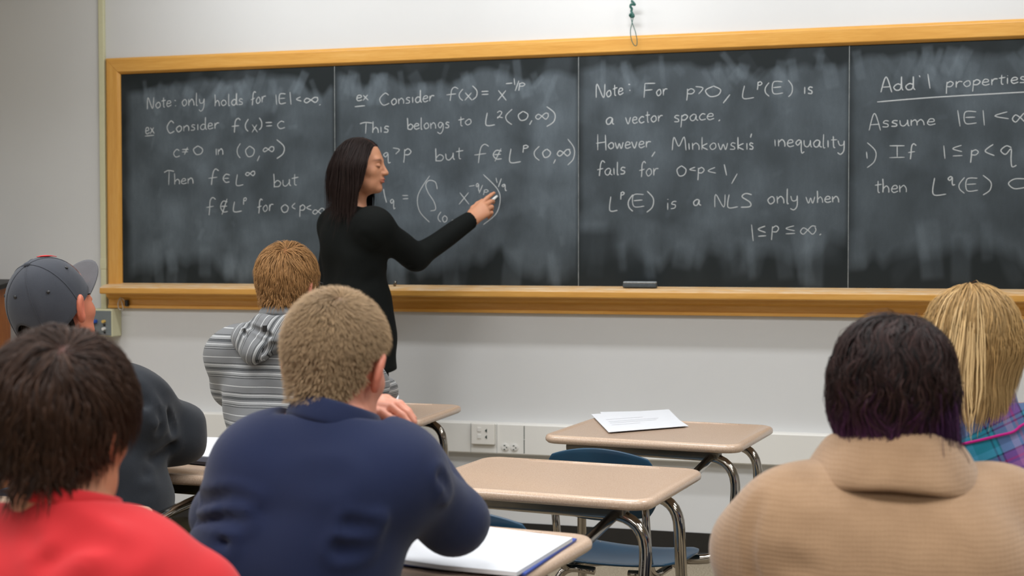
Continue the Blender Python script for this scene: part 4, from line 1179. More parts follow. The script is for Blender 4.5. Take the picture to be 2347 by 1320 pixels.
class Person:
    """joints in world metres; every clothing piece is a shell over the same skeleton"""
    def __init__(s, label, base, J, head, skin, tone_hair, depth=.105, half=.075, girth=1.0, yaw=0.0, ears=None, sh_r=.058, neck_r=.052, upz=1.0):
        s.root = thing('person', label, 'person', (base[0], base[1], 0)); s.J = {k: V3(p) for k, p in J.items()}
        s.h, s.skin, s.hc, s.dep, s.half, s.g = head, skin, tone_hair, depth, half, girth
        s.sx = np.array([math.cos(yaw), -math.sin(yaw), 0]); s.sy = np.array([math.sin(yaw), math.cos(yaw), 0]); s.sh_r = sh_r; s.neck_r = neck_r; s.upz = upz
    def torso(s, f, e=0.0, k=.05, hem=None):
        J, g, sx = s.J, s.g, s.sx
        r = s.dep * g + e
        for q in (-1, 1):
            f.cap(J['pel'] + sx * q * s.half * g * .95, J['waist'] + sx * q * s.half * g * .85, r * 1.02, r * .96, k=k)
            f.cap(J['waist'] + sx * q * s.half * g * .85, J['chest'] + sx * q * s.half * g, r * .96, r, k=k)
        f.cap(J['shl'] * .86 + J['shr'] * .14, J['shr'] * .86 + J['shl'] * .14, s.sh_r + e, k=k)
        for q in ('shl', 'shr'):
            f.cap(J['neck'] + np.array([0, 0, -.03]), J['neck'] * .28 + J[q] * .72 + np.array([0, 0, .002]), .044 + e * .8, .046 + e, k=k * .8)
            f.ell(J[q], np.array([.058, .058, .060]) * (.9 + .1 * g) + e, None, k)
        up = J['neck'] * .40 + J['chest'] * .60
        f.ell(up - s.sy * .005, (.125 * g + e, .080 * g + e, .085 * s.upz + e), None, k)
    def cut(s, f, up=.012, tilt=.34, rad=.09):
        """open the neck hole of a garment"""
        n = s.J['neck']; r = rad
        sl = f.sl(n - r, n + np.array([r, r, .3])); X, Y, Z_ = f.pts(sl); c = math.sqrt(1 - tilt * tilt)
        f.blend(sl, -((Z_ - n[2] - up) * c + ((X - n[0]) * s.sy[0] + (Y - n[1]) * s.sy[1]) * tilt), .006, 'sub')
    def arm(s, f, sd, e0=0.0, e1=None, upto=1.0, k=.03, g=1.0):
        J = s.J; e1 = e0 if e1 is None else e1
        a, b, c = J['sh' + sd], J['el' + sd], J['wr' + sd]
        f.cap(a, b, .052 * g + e0, .043 * g + (e0 + e1) / 2, k=k)
        f.cap(b, b + (c - b) * upto, .043 * g + (e0 + e1) / 2, (.043 + (.027 - .043) * upto) * g + e1, k=k)
    def legs(s, f, e=0.0):
        J = s.J
        for q in 'lr':
            f.cap(J['hip' + q], J['kn' + q], .082 + e, .057 + e, k=.04); f.cap(J['kn' + q], J['an' + q], .057 + e, .042 + e, k=.03)
    def body(s, grids, hands=(), hair_zmin=scalp_zmin, under=None, lips=None, fem=False, beard=None, hairmask=True):
        f = Field(*grids); J = s.J
        s.torso(f); s.legs(f)
        for q in 'lr':
            s.arm(f, q)
            an = J['an' + q]; f.cap(an + np.array([0, -.03, -.035]), an + np.array([0, .16, -.06]), .034, .026, k=.03)
        f.cap(J['neck'] - np.array([0, 0, .03]), s.h.w(0, -.026, -.055), s.neck_r * 1.04, s.neck_r, k=.03)
        s.h.prims(f)
        for hfn in hands: hfn(f)
        v, q = f.mesh()
        o = link_mesh('body', v, q, M_SKIN)
        P = s.h.loc(v); c = np.ones((len(v), 1)) * lin(s.skin)
        D = P - CR_C; rr = np.linalg.norm(D, axis=1); D = D / rr[:, None]
        if hairmask:
            m = (rr < .14) & (D[:, 2] > hair_zmin(D[:, 1]) + .02) & (np.abs(P[:, 0]) < .0785)
            c[m] = lin(under or s.hc) * .85
        red = np.exp(-(((np.abs(P[:, 0]) - .085) / .016) ** 2 + ((P[:, 1] + .01) / .03) ** 2 + ((P[:, 2] + .008) / .04) ** 2))
        c = c * (1 - .55 * red[:, None]) + lin((206, 104, 84)) * .55 * red[:, None]
        if lips is not None:
            l = np.exp(-((P[:, 0] / .020) ** 4 + ((P[:, 2] + .0572) / .0095) ** 4)) * (P[:, 1] > .078)
            c = c * (1 - .8 * l[:, None]) + lin(lips) * .8 * l[:, None]
            for q_ in (-1, 1):   # brow and lash line
                bx = (P[:, 0] * q_ - .034) / .019
                b = np.exp(-(bx ** 4 + ((P[:, 2] - .0265 + .004 * bx ** 2) / .0038) ** 2)) * (P[:, 1] > .04)
                l2 = np.exp(-(((P[:, 0] * q_ - .032) / .0165) ** 4 + ((P[:, 2] + .0035 - .004 * ((P[:, 0] * q_ - .032) / .016) ** 2) / .0022) ** 2)) * (P[:, 1] > .05)
                mm = np.clip(.85 * b + .85 * l2, 0, .9)[:, None]
                c = c * (1 - mm) + lin((38, 26, 24)) * mm
        tint_attr(o, c); sub(o, s.root)
        return o
    def shell(s, name, mat, build, grids, folds=(), band=.03):
        f = Field(*grids); build(f)
        for fn in folds: f.add(fn, band)
        v, q = f.mesh()
        return sub(link_mesh(name, v, q, mat), s.root)
    def shoes(s, mat):
        for q in 'lr':
            an = s.J['an' + q]
            f = Field(axis(an[0] - .07, an[0] + .07, .007), axis(an[1] - .10, an[1] + .24, .008), axis(.0, an[2] + .06, .007))
            f.cap(an + np.array([0, -.025, -.03]), an + np.array([0, .17, -.052]), .046, .036, k=.03); f.cap(an, an + np.array([0, 0, .03]), .052, k=.03)
            f.plane((0, 0, .004), (0, 0, -1))
            v, qq = f.mesh(); sub(link_mesh('shoe', v, qq, mat), s.root)
def sit(pel, hw=.095, kn_y=.40, kn_z=.53, an_y=.36, spread=.13, yaw=0.0):
    pel = V3(pel); d = {}
    for q, s_ in (('l', -1), ('r', 1)):
        d['hip' + q] = pel + np.array([s_ * hw, .03, -.03]); d['kn' + q] = np.array([pel[0] + s_ * spread, pel[1] + kn_y, kn_z]); d['an' + q] = np.array([pel[0] + s_ * spread * 1.05, pel[1] + an_y, .095])
    return d
def grids_for(lo, hi, st, fine=((), (), ())):
    return [axis(lo[i], hi[i], st[i], fine[i]) for i in range(3)]
def bounds(J, m=.16):
    A = np.stack(list(J.values())); return A.min(0) - m, A.max(0) + m
# ---------------------------------------------------------------- the seven people
Z = lambda *p: V3(at_d(*p))
def fine_for(h, *extra, m=.125, st=.0038):
    """fine grid bands round the head and the hands, per axis"""
    out = []
    for i in range(3):
        b = [(h.c[i] - m, h.c[i] + m, st)]
        for (p, r, s_) in extra: b.append((p[i] - r, p[i] + r, s_))
        out.append(b)
    return out
M_DENIM = cloth('dark_denim', srgb(40, 46, 62))
M_OLIVE = cloth('olive_canvas', srgb(66, 60, 38))
M_BLACKTR = cloth('black_trousers', srgb(18, 18, 19))
M_SHOE = simple('black_leather', srgb(26, 24, 23), .4)
def down_back(R, w=(0, -.25, -1.0)):
    """comb: away from the crown, then down"""
    def c(P, D): 
        v = np.stack([D[:, 0] * .6, D[:, 1] * .6 + w[1], np.full(len(D), w[2])], 1)
        return v / np.linalg.norm(v, axis=1, keepdims=True)
    return c
def whorl(cx, cy, twist=.5, down=.6):
    """comb out from a whorl at direction (cx, cy) on the crown"""
    w = np.array([cx, cy, math.sqrt(max(.05, 1 - cx * cx - cy * cy))])
    def c(P, D):
        n = D / np.linalg.norm(D, axis=1, keepdims=True)
        t = n - w; t = t - n * (t * n).sum(1, keepdims=True); t /= np.maximum(np.linalg.norm(t, axis=1, keepdims=True), 1e-6)
        q = np.cross(n, t); near = np.exp(-((n - w) ** 2).sum(1, keepdims=True) / .25)
        v = t + q * twist * near + np.array([0, 0, -down])
        return v / np.linalg.norm(v, axis=1, keepdims=True)
    return c

# ---- the teacher -------------------------------------------------------------
def teacher():
    rng = np.random.default_rng(1)
    h = Head(Z(829, 381, 5.80), euler(1.43, -.03, .02), 1.0)
    wr = Z(1077, 506, 6.01); tip = Z(1137, 452, 6.11)
    pel = Z(818, 800, 5.84); pel[2] = .97
    J = dict(pel=pel, waist=Z(816, 700, 5.83), chest=Z(812, 590, 5.82), neck=Z(812, 484, 5.82), shl=Z(768, 522, 5.95), shr=Z(862, 524, 5.69),
             elr=Z(954, 590, 5.86), wrr=wr, ell=Z(752, 690, 5.93), wrl=Z(775, 800, 5.80))
    yaw = .62; sx = np.array([math.cos(yaw), -math.sin(yaw), 0]); sy = np.array([math.sin(yaw), math.cos(yaw), 0])
    J['wrl'] = J['ell'] + np.array([0, .10, -.22]); J['ell'] = J['ell']
    for q, s_ in (('l', -1), ('r', 1)):
        J['hip' + q] = pel + sx * s_ * .085; J['kn' + q] = pel + sx * s_ * .085 + np.array([0, .02, -.43]); J['an' + q] = pel + sx * s_ * .095; J['an' + q] = np.array([J['an' + q][0], J['an' + q][1] - .01, .095])
    p = Person('woman with long dark hair in long black cardigan writing at board', pel, J, h, (208, 152, 118), (34, 25, 25), depth=.092, half=.062, girth=.95, yaw=yaw, sh_r=.05, neck_r=.047)
    lo, hi = bounds(J, .2); hi[2] = h.c[2] + .15; lo[2] = .0
    hd = Z(1112, 477, 6.04) - wr
    view = V3(_fw)
    def rhand(f):
        hand(f, wr, hd, view * .9 + np.array([0, 0, -.25]), 1, curl=((.02, .26, .16), (.34, .62, .4), (.55, .85, .5), (.70, .95, .6)), sc=1.02, spread=.03,
             thumb=[(.80, .42, .45), (.97, .10, .18), (.97, -.02, .05)])
    def lhand(f):
        hand(f, J['wrl'], (0, .3, -1), sx, -1, sc=.92)
    p.body(grids_for(lo, hi, (.012, .012, .013), fine_for(h, (wr * .4 + tip * .6, .10, .0034), m=.12, st=.0036)), (rhand, lhand), lips=(176, 92, 84), hairmask=True)
    M_CARD = cloth('black_knit', srgb(12, 16, 15), bump=.6, scale=700, sheen=.0, var=.25)
    hem = Z(815, 850, 5.8)[2]
    def card(f):
        p.torso(f, .016, k=.06)
        for q in (-1, 1):
            a = J['pel'] + sx * q * .055; f.cap(a, np.array([a[0], a[1], hem]) + sx * q * .02 + sy * .0, .118, .128, k=.06)
            b = J['waist'] + sx * q * .05; f.cap(b, a, .106, .118, k=.06)
        f.cap(J['shr'], J['elr'], .064, .054, k=.03); f.cap(J['elr'], J['wrr'] + (J['wrr'] - J['elr']) * .12, .054, .038, k=.03)
        f.cap(J['shl'], J['ell'], .060, .054, k=.03); f.cap(J['ell'], J['wrl'] + (J['wrl'] - J['ell']) * .05, .054, .036, k=.03)
        f.cap(J['neck'] - np.array([0, 0, .04]), J['neck'] + np.array([0, 0, .012]), .062, .056, k=.02); p.cut(f, .015)
        ax = (J['wrr'] - J['elr']); ax /= np.linalg.norm(ax)
        f.plane((0, 0, hem), (0, 0, -1), .012)
        sl = f.sl(wr - .1, wr + .1)
        X, Y, Zz = f.pts(sl); q = wr + ax * .012
        f.blend(sl, -((X - q[0]) * ax[0] + (Y - q[1]) * ax[1] + (Zz - q[2]) * ax[2]), .006, 'sub')
    el = J['elr']; shr = J['shr']
    folds = [wob(3, .004, .28, (1, 1, .5)), crease([shr + np.array([-.02, -.06, -.03]), shr + np.array([.05, -.05, -.12]), el + np.array([-.08, -.05, -.02])], .014, .004),
             crease([el + np.array([-.03, -.05, .03]), el + np.array([0, -.05, -.04])], .010, .004), crease([J['waist'] + np.array([.12, -.1, .12]), J['waist'] + np.array([.0, -.13, .02])], .02, .003)]
    glo, ghi = bounds(J, .2); glo[2] = hem - .05; ghi[2] = J['neck'][2] + .1
    p.shell('cardigan', M_CARD, card, grids_for(glo, ghi, (.0085, .0085, .0085)), folds)
    # pocket welt low on the right front of the cardigan
    def tr(f):
        for q in 'lr':
            f.cap(J['hip' + q], J['kn' + q], .092, .068, k=.05); f.cap(J['kn' + q], J['an' + q] + np.array([0, 0, .02]), .068, .066, k=.03)
        f.plane((0, 0, .06), (0, 0, -1)); f.plane((0, 0, hem + .1), (0, 0, 1))
    p.shell('trousers', M_BLACKTR, tr, grids_for(lo, (hi[0], hi[1], hem + .13), (.012, .012, .012)))
    p.shoes(M_SHOE)
    # long straight hair from a side parting, falling over the shoulders and the back
    part = .012
    def comb(P, D):
        sd = np.where(P[:, 0] > part, 1.0, -1.0)
        v = np.stack([sd * (.9 - .3 * np.abs(D[:, 0])), -.38 + D[:, 1] * .10, -.15 - .9 * np.clip(np.abs(P[:, 0]) / .07, 0, 1) - .8 * np.clip(-P[:, 1] / .09, 0, 1)], 1)
        low = P[:, 2] < .02
        v[low] = np.stack([sd[low] * .02 + 0 * P[low, 0], np.where(P[low, 1] > .02, -.30, -.02), np.full(low.sum(), -1.0)], 1)
        return v / np.linalg.norm(v, axis=1, keepdims=True)
    bodyc = [(J['neck'] * .3 + J['shl'] * .7, .062), (J['neck'] * .3 + J['shr'] * .7, .062), ((J['neck'] + J['chest']) / 2, .115), (J['chest'] - sx * .05, .115), (J['chest'] + sx * .05, .115), (J['neck'], .066)]
    def push(W, lay):
        for c, r in bodyc:
            dv = W - c; d = np.linalg.norm(dv, axis=1, keepdims=True); W = np.where(d < r + .012 + lay[:, None], c + dv / np.maximum(d, 1e-6) * (r + .012 + lay[:, None]), W)
        return W
    def ln(D, r): return .074 + .024 * r.normal(size=len(D)) + .108 * (D[:, 2] + .8)
    zm = lambda y: np.interp(y, [-1, -.45, -.12, .15, .42, .75, 1], [-.86, -.84, -.62, -.15, .30, .60, .66])
    def face_free(D): return ~((D[:, 1] > .45) & (D[:, 2] < .55))
    grow(h, rng, 15000, ln, comb, lambda D: .006 + .016 * np.clip(1 - D[:, 2] * .4, 0, 1), (31, 24, 23), steps=16, lift=.12, grav=.10, stiff=.55, jit=.09, zmin=zm, mask=face_free,
         width=(.0012, .0028), tone=.6, parent=p.root, extra=push, tipcol=(56, 42, 38), curl=.05, wave=(.16, .10))
    # the far side falls forward past the chin
    def comb_f(P, D):
        v = np.stack([np.full(len(P), -.05), np.where(P[:, 2] > -.06, .14, .02), np.full(len(P), -1.0)], 1); return v / np.linalg.norm(v, axis=1, keepdims=True)
    grow(h, rng, 2200, .215, comb_f, .022, (34, 24, 22), steps=13, lift=.2, grav=.08, stiff=.55, jit=.07, zmin=lambda y: np.full_like(y, -.25), mask=lambda D: (D[:, 0] < -.62) & (D[:, 1] > -.25) & (D[:, 1] < .38) & (D[:, 2] < .55),
         width=(.0012, .0028), tone=.5, parent=p.root, wave=(.12, .10))
    # the chalk in her fingers
    d = tip - wr; d /= np.linalg.norm(d)
    ctip = V3(at_y(1139, 450, SLATE_Y - .004))
    a = ctip - (d * .6 + view * .5) / np.linalg.norm(d * .6 + view * .5) * .055
    v, f = tube_geo([Vector(a), Vector(ctip)], .0056, 12)
    tag(link_mesh('chalk_stick', v, f, M_CHALK), 'white chalk held in the teacher hand against the slate', 'chalk')
    return p
teacher()

def std_student(label, h, J, skin, hc, yaw=0, hands=(), fine=(), **kw):
    J.update({k: v for k, v in sit(J['pel']).items() if k not in J})
    for k_ in ('ell', 'elr'): J[k_][2] = max(J[k_][2], .862)
    for k_ in ('wrl', 'wrr'): J[k_][2] = max(J[k_][2], .832)
    p = Person(label, J['pel'], J, h, skin, hc, yaw=yaw, **kw)
    return p
def body_grid(p, fine, st=(.012, .012, .013), hst=.0042):
    lo, hi = bounds(p.J, .2); hi[2] = p.h.c[2] + .15; lo[2] = .0
    return grids_for(lo, hi, st, fine_for(p.h, *fine, st=hst))
def trousers(p, mat, st=.013):
    J = p.J
    def tr(f):
        for q in 'lr':
            f.cap(J['hip' + q], J['kn' + q], .096, .074, k=.05); f.cap(J['kn' + q], J['an' + q] + np.array([0, 0, .01]), .074, .064, k=.04)
        for q in (-1, 1): f.cap(J['pel'] + p.sx * q * .07, J['pel'] + p.sx * q * .065 + np.array([0, 0, .09]), .125, .122, k=.05)
        f.plane((0, 0, .055), (0, 0, -1))
    lo = np.minimum.reduce([J[k] for k in ('hipl', 'hipr', 'knl', 'knr', 'anl', 'anr')]) - .15; hi = np.maximum.reduce([J[k] for k in ('hipl', 'hipr', 'knl', 'knr', 'anl', 'anr')]) + .15
    lo[2] = .03; hi[2] = J['pel'][2] + .25
    p.shell('trousers', mat, tr, grids_for(lo, hi, (st, st, st)))
    p.shoes(M_SHOE)
def shirt_grid(p, st=.008):
    J = {k: v for k, v in p.J.items() if k[:2] in ('sh', 'el', 'wr', 'ch', 'ne', 'wa', 'pe')}
    lo, hi = bounds(J, .17); lo[2] = p.J['pel'][2] - .12
    return grids_for(lo, hi, (st, st, st))
def cut_neck(f, J, h, tilt=.25, up=.02):
    pass

# ---- navy sweater, buzz cut ---------------------------------------------------
def navy():
    rng = np.random.default_rng(2)
    h = Head(Z(772, 838, 2.37), euler(.04, -.22, .05), 1.02)
    pel = np.array([-.985, 2.125, .60])
    J = dict(pel=pel, waist=Z(672, 1300, 2.30), chest=Z(722, 1145, 2.31), neck=Z(774, 972, 2.32), shl=Z(586, 1072, 2.32), shr=Z(922, 1094, 2.30),
             ell=Z(515, 1232, 2.42), wrl=Z(770, 1030, 2.60), elr=Z(1040, 1236, 2.40), wrr=Z(962, 1036, 2.54))
    p = std_student('student in navy sweater with cropped sandy hair, chin on his hands', h, J, (205, 142, 118), (128, 104, 78), yaw=.02, depth=.106, half=.070, girth=.92)
    def rh(f): hand(f, J['wrr'], Z(878, 962, 2.56) - J['wrr'], Z(850, 1040, 2.60) - Z(900, 960, 2.5), 1, curl=((.9, 1.1, .7), (.9, 1.1, .7), (.9, 1.1, .7), (.9, 1.1, .7)), sc=1.0, spread=.02)
    lw = Z(812, 955, 2.60); J['wrl'] = lw
    def lh(f): hand(f, lw, Z(872, 926, 2.53) - lw, V3(_fw) * .4 + np.array([.1, 0, -1.0]), -1, curl=((.35, .35, .2), (.4, .45, .3), (.45, .5, .3), (.5, .5, .3)), sc=1.0, spread=.05)
    p.body(body_grid(p, ((Z(885, 955, 2.54), .085, .0036),)), (rh, lh))
    M = cloth('navy_wool', srgb(22, 32, 62), scale=1100, bump=.5, sheen=.12, var=.14)
    def build(f):
        p.torso(f, .014, k=.055)
        p.arm(f, 'l', .014, .012, 1.0, k=.025); p.arm(f, 'r', .014, .012, .93, k=.022)
        f.cap(J['neck'] - np.array([0, 0, .05]), J['neck'] + np.array([.0, .012, .0]), .064, .058, k=.03)
        p.cut(f, .006)
        ax = J['wrr'] - J['elr']; ax /= np.linalg.norm(ax); q = J['elr'] + (J['wrr'] - J['elr']) * .93
        sl = f.sl(q - .08, q + .08); X, Y, Zz = f.pts(sl)
        f.blend(sl, -((X - q[0]) * ax[0] + (Y - q[1]) * ax[1] + (Zz - q[2]) * ax[2]), .006, 'sub')
    S = lambda px, py, d=2.17: Z(px, py, d)
    folds = [wob(5, .0035, .30), 
             crease([S(905, 1205), S(860, 1215), S(800, 1205)], .010, 0.0085), crease([S(905, 1235), S(850, 1262), S(780, 1260)], .011, 0.0085), crease([S(905, 1180), S(880, 1190)], .008, 0.0068),
             crease([S(455, 1150, 2.30), S(520, 1140, 2.22), S(600, 1150)], .010, 0.0085), crease([S(452, 1200, 2.30), S(510, 1188, 2.23), S(570, 1200)], .010, 0.0085), crease([S(450, 1240, 2.30), S(520, 1245, 2.22)], .010, 0.0068),
             crease([S(920, 1040), S(915, 1120), S(908, 1220)], .007, 0.0068), crease([S(500, 1030), S(620, 1080), S(760, 1090)], .02, 0.0051),
             crease([S(1010, 1090, 2.25), S(1040, 1130, 2.27)], .008, 0.0068), crease([S(1030, 1140, 2.25), S(1065, 1170, 2.27)], .008, 0.0068)]
    p.shell('sweater', M, build, shirt_grid(p, .0075), folds)
    R = euler(.10, -.30, .18)
    prof = [(-.006, -.020), (.012, -.022), (.017, -.014), (.009, .014), (.004, .024), (-.003, .024), (-.006, .010)]
    ring_band('collar', J['neck'] + np.array([-.006, .004, .010]), R, .067, .064, prof, M, p.root, n=48)
    trousers(p, M_DENIM)
    cmb = whorl(.22, -.55, .9, .35)
    zm = lambda y: np.interp(y, [-1, -.45, -.12, .1, .42, .75, 1], [-.86, -.86, -.56, .02, .25, .52, .56])
    earfree = lambda D: ~((np.abs(D[:, 0]) > .80) & (D[:, 2] < -.14) & (D[:, 1] > -.30))
    grow(h, rng, 30000, lambda D, r: .010 + .012 * np.clip(D[:, 2] + .3, 0, 1), cmb, .010, (138, 114, 86), steps=5, lift=1.0, stiff=.72, jit=.16, zmin=zm, mask=earfree, width=(.0007, .0012), tone=.30, rootz=-.072, parent=p.root, tipcol=(168, 142, 110))
navy()

# ---- red T-shirt ---------------------------------------------------------------
def red():
    rng = np.random.default_rng(3)
    h = Head(Z(146, 978, 1.84), euler(-.02, -.10, .06), .98)
    pel = Z(120, 1740, 1.80); pel[2] = .58
    J = dict(pel=pel, waist=Z(135, 1560, 1.81), chest=Z(148, 1370, 1.82), neck=Z(156, 1166, 1.81), shl=Z(-120, 1312, 1.85), shr=Z(368, 1392, 1.81),
             ell=Z(-170, 1600, 1.92), wrl=Z(-40, 1650, 2.05), elr=Z(452, 1620, 1.84), wrr=Z(330, 1700, 1.98))
    for q, s_ in (('l', -1), ('r', 1)):
        J['hip' + q] = pel + np.array([s_ * .09, .02, -.03]); J['kn' + q] = pel + np.array([-.30 + s_ * .09, .28, -.07]); J['an' + q] = np.array([pel[0] - .32 + s_ * .10, pel[1] + .24, .095])
    p = std_student('student in red T-shirt with shaggy dark brown hair', h, J, (196, 138, 104), (38, 28, 23), depth=.102, half=.066, girth=.98, upz=.35, sh_r=.048)
    def rh(f): hand(f, J['wrr'], (-.5, .8, 0), (0, 0, -1), 1)
    def lh(f): hand(f, J['wrl'], (.5, .8, 0), (0, 0, -1), -1)
    p.body(body_grid(p, ()), (rh, lh))
    M = cloth('red_jersey', srgb(184, 40, 44), scale=800, bump=.25, sheen=.1, var=.06)
    def build(f):
        p.torso(f, .014, k=.05); p.arm(f, 'l', .02, .022, .25); p.arm(f, 'r', .02, .022, .25)
        f.cap(J['neck'] - np.array([0, 0, .06]), J['neck'] + np.array([0, .005, -.005]), .070, .062, k=.035)
        p.cut(f, .010, .30)
    S = lambda px, py, d=1.72: Z(px, py, d)
    folds = [wob(9, .006, .26), crease([S(90, 1130), S(130, 1190), S(230, 1240)], .014, .005), crease([S(240, 1150), S(200, 1230), S(120, 1300)], .014, .005), crease([S(330, 1210), S(260, 1290)], .015, .004), crease([S(0, 1180), S(60, 1230)], .012, .004)]
    p.shell('t_shirt', M, build, shirt_grid(p, .0075), folds)
    ring_band('neckband', J['neck'] + np.array([0, .006, .008]), euler(0, -.30, .03), .059, .062, [(-.004, -.010), (.007, -.013), (.006, .010), (.001, .014), (-.005, .010)], M, p.root, n=44)
    trousers(p, M_DENIM)
    cmb = whorl(.28, -.50, .7, .42)
    zm = lambda y: np.interp(y, [-1, -.45, -.12, .1, .42, .75, 1], [-.86, -.86, -.62, -.10, .20, .50, .56])
    earfree = lambda D: ~((np.abs(D[:, 0]) > .85) & (D[:, 2] < -.32) & (D[:, 1] > -.28))
    grow(h, rng, 9000, lambda D, r: .026 + .018 * r.random(len(D)) + .050 * np.clip(D[:, 2] + .55, 0, 1), cmb, .022, (44, 29, 21), steps=9, lift=.45, grav=.10, stiff=.66, jit=.16, zmin=zm, mask=earfree, width=(.0012, .0030), tone=.5, parent=p.root, curl=.13, tipcol=(58, 40, 30), hug=.5, wave=(.45, .05))
red()

# ---- grey cap -------------------------------------------------------------------
def capman():
    rng = np.random.default_rng(4)
    h = Head(Z(126, 704, 3.40), euler(.10, .14, -.08), 1.04)
    pel = np.array([-1.925, 2.99, .60])
    J = dict(pel=pel, waist=Z(216, 1170, 3.39), chest=Z(200, 1020, 3.40), neck=Z(142, 832, 3.41), shl=Z(36, 915, 3.47), shr=Z(298, 928, 3.38),
             ell=Z(14, 1060, 3.58), wrl=Z(180, 1078, 3.70), elr=Z(404, 1030, 3.50), wrr=Z(340, 1066, 3.60))
    p = std_student('student in charcoal sweatshirt and grey cap turning to the board', h, J, (188, 118, 90), (26, 21, 20), depth=.100, half=.072, girth=1.0, yaw=.05)
    def rh(f): hand(f, J['wrr'], (-.8, .15, -.12), (.1, -.2, -1), 1, curl=(.14, .14, .16, .18))
    def lh(f): hand(f, J['wrl'], (.7, .5, 0), (0, 0, -1), -1, curl=(.12, .12, .12, .12))
    p.body(body_grid(p, ((J['wrr'], .08, .006),)), (rh, lh))
    M = cloth('charcoal_fleece', srgb(34, 38, 44), scale=700, bump=.5, sheen=.12, var=.18)
    def build(f):
        p.torso(f, .026, k=.055); p.arm(f, 'l', .026, .022, 1.0, k=.04); p.arm(f, 'r', .032, .026, .95, k=.035)
        f.cap(J['neck'] - np.array([0, 0, .05]), J['neck'] + np.array([0, .005, .01]), .072, .066, k=.03)
        p.cut(f, .02)
    S = lambda px, py, d=3.30: Z(px, py, d)
    folds = [wob(14, .007, .17), crease([S(300, 900, 3.30), S(325, 925, 3.30), S(330, 965, 3.30)], .010, .007), crease([S(335, 915, 3.32), S(362, 950, 3.32), S(365, 985, 3.32)], .010, .007), crease([S(375, 945, 3.36), S(398, 985, 3.38)], .010, .008), crease([S(300, 1060, 3.30), S(350, 1050, 3.34), S(390, 1020, 3.4)], .012, .007), crease([S(300, 880), S(330, 930)], .012, .006), crease([S(330, 895), S(360, 950)], .012, .006), crease([S(375, 925), S(400, 985)], .012, .005), crease([S(280, 1060), S(330, 1090)], .012, .006), crease([S(260, 1130), S(330, 1130)], .014, .006)]
    p.shell('sweatshirt', M, build, shirt_grid(p, .0085), folds)
    trousers(p, M_OLIVE)
    zm = lambda y: np.interp(y, [-1, -.45, -.12, .1, .42, .75, 1], [-.86, -.84, -.60, -.12, .20, .52, .56])
    earfree = lambda D: ~((np.abs(D[:, 0]) > .80) & (D[:, 2] < -.2) & (D[:, 1] > -.36))
    grow(h, rng, 6000, .028, whorl(0, -.3, .2, .9), .008, (30, 24, 22), steps=6, lift=.15, stiff=.6, jit=.12, zmin=zm, mask=lambda D: earfree(D) & (D[:, 2] < -.30), width=(.0012, .0026), tone=.35, parent=p.root)
    # the cap: six-panel crown with seams, eyelets, button, brim, strap and the arched opening at the back
    M_CAP = cloth('washed_grey_twill', srgb(60, 63, 70), scale=900, bump=.5, var=.14, mott=22, sheen=.1)
    M_BRIM = cloth('worn_grey_twill', srgb(80, 79, 82), scale=900, bump=.4, var=.14, mott=22)
    capR = h.R @ euler(0, .46, 0)
    H2 = Head(h.c + h.R @ np.array([0, -.010, .016]), capR)
    na, nb = 72, 22; v, fcs = [], []
    def crown(a, t, off=0.0):
        """a round the head (0 = front), t 0 at the rim .. 1 at the button"""
        x, y = math.sin(a), math.cos(a); th = t * PI / 2
        back = max(0, -y)
        rim = -.012 - .030 * back
        arch = .060 * max(0, 1 - (abs(abs(a) - PI) / .50) ** 2) if abs(a) > PI - .50 else 0
        z0 = rim + arch
        hgt = .115; zz = z0 + (hgt - z0) * math.sin(th) ** .92
        k = (1 - ((zz - (-.01)) / (hgt + .01)) ** 2.3 if zz > -.01 else 1.0)
        r = max(0, k) ** .5
        seam = -.0012 * math.exp(-((((a / (PI / 3)) % 1.0) - .5) / .035) ** 2) * 1.0
        rr = 1 + off / .09
        return H2.w(x * (.0885 * r * rr + seam * r), (y * (.110 * r * rr + seam * r)) - .010, zz + off * .6)
    for j in range(nb + 1):
        for i in range(na):
            v.append(crown(-PI + 2 * PI * i / na, min(1, j / nb) * .995))
    no = len(v)
    for j in range(nb + 1):
        for i in range(na):
            v.append(crown(-PI + 2 * PI * i / na, min(1, j / nb) * .995, -.0025))
    for j in range(nb):
        for i in range(na):
            a, b = j * na + i, j * na + (i + 1) % na
            fcs.append((a, b, b + na, a + na)); fcs.append((no + a, no + a + na, no + b + na, no + b))
    for i in range(na): fcs.append((i, no + i, no + (i + 1) % na, (i + 1) % na))
    fcs.append(tuple(nb * na + i for i in range(na)))
    cap_ = sub(link_mesh('cap', v, fcs, M_CAP), p.root)
    def capsub(o):
        o.parent = cap_; o.matrix_parent_inverse = Matrix.Identity(4); return o
    # stitched seams: six slim ridges from the rim to the button
    for q in range(6):
        a = -PI + PI / 3 * (q + .5) + 0.0
        capsub(tube_obj('seam', [crown(a, t, .0006) for t in np.linspace(.02, .985, 14)], .0012, M_CAP, None, 6))
    bt = crown(0, 1.0, .002)
    bm = bmesh.new(); bmesh.ops.create_uvsphere(bm, u_segments=14, v_segments=8, radius=.0085, matrix=Matrix.Translation(bt) @ Matrix(capR.tolist()).to_4x4() @ Matrix.Diagonal((1, 1, .6, 1)))
    capsub(bm_obj('button', bm, M_CAP, smooth=True))
    for q in range(6):
        a = -PI + PI / 3 * q + PI / 3
        c0, c1 = crown(a, .42, .0008), crown(a, .42, .0024)
        capsub(tube_obj('eyelet', [c0, c1], .0042, M_BLACK, None, 10))
    # brim
    bv, bf = [], []
    nu, nv_ = 26, 10
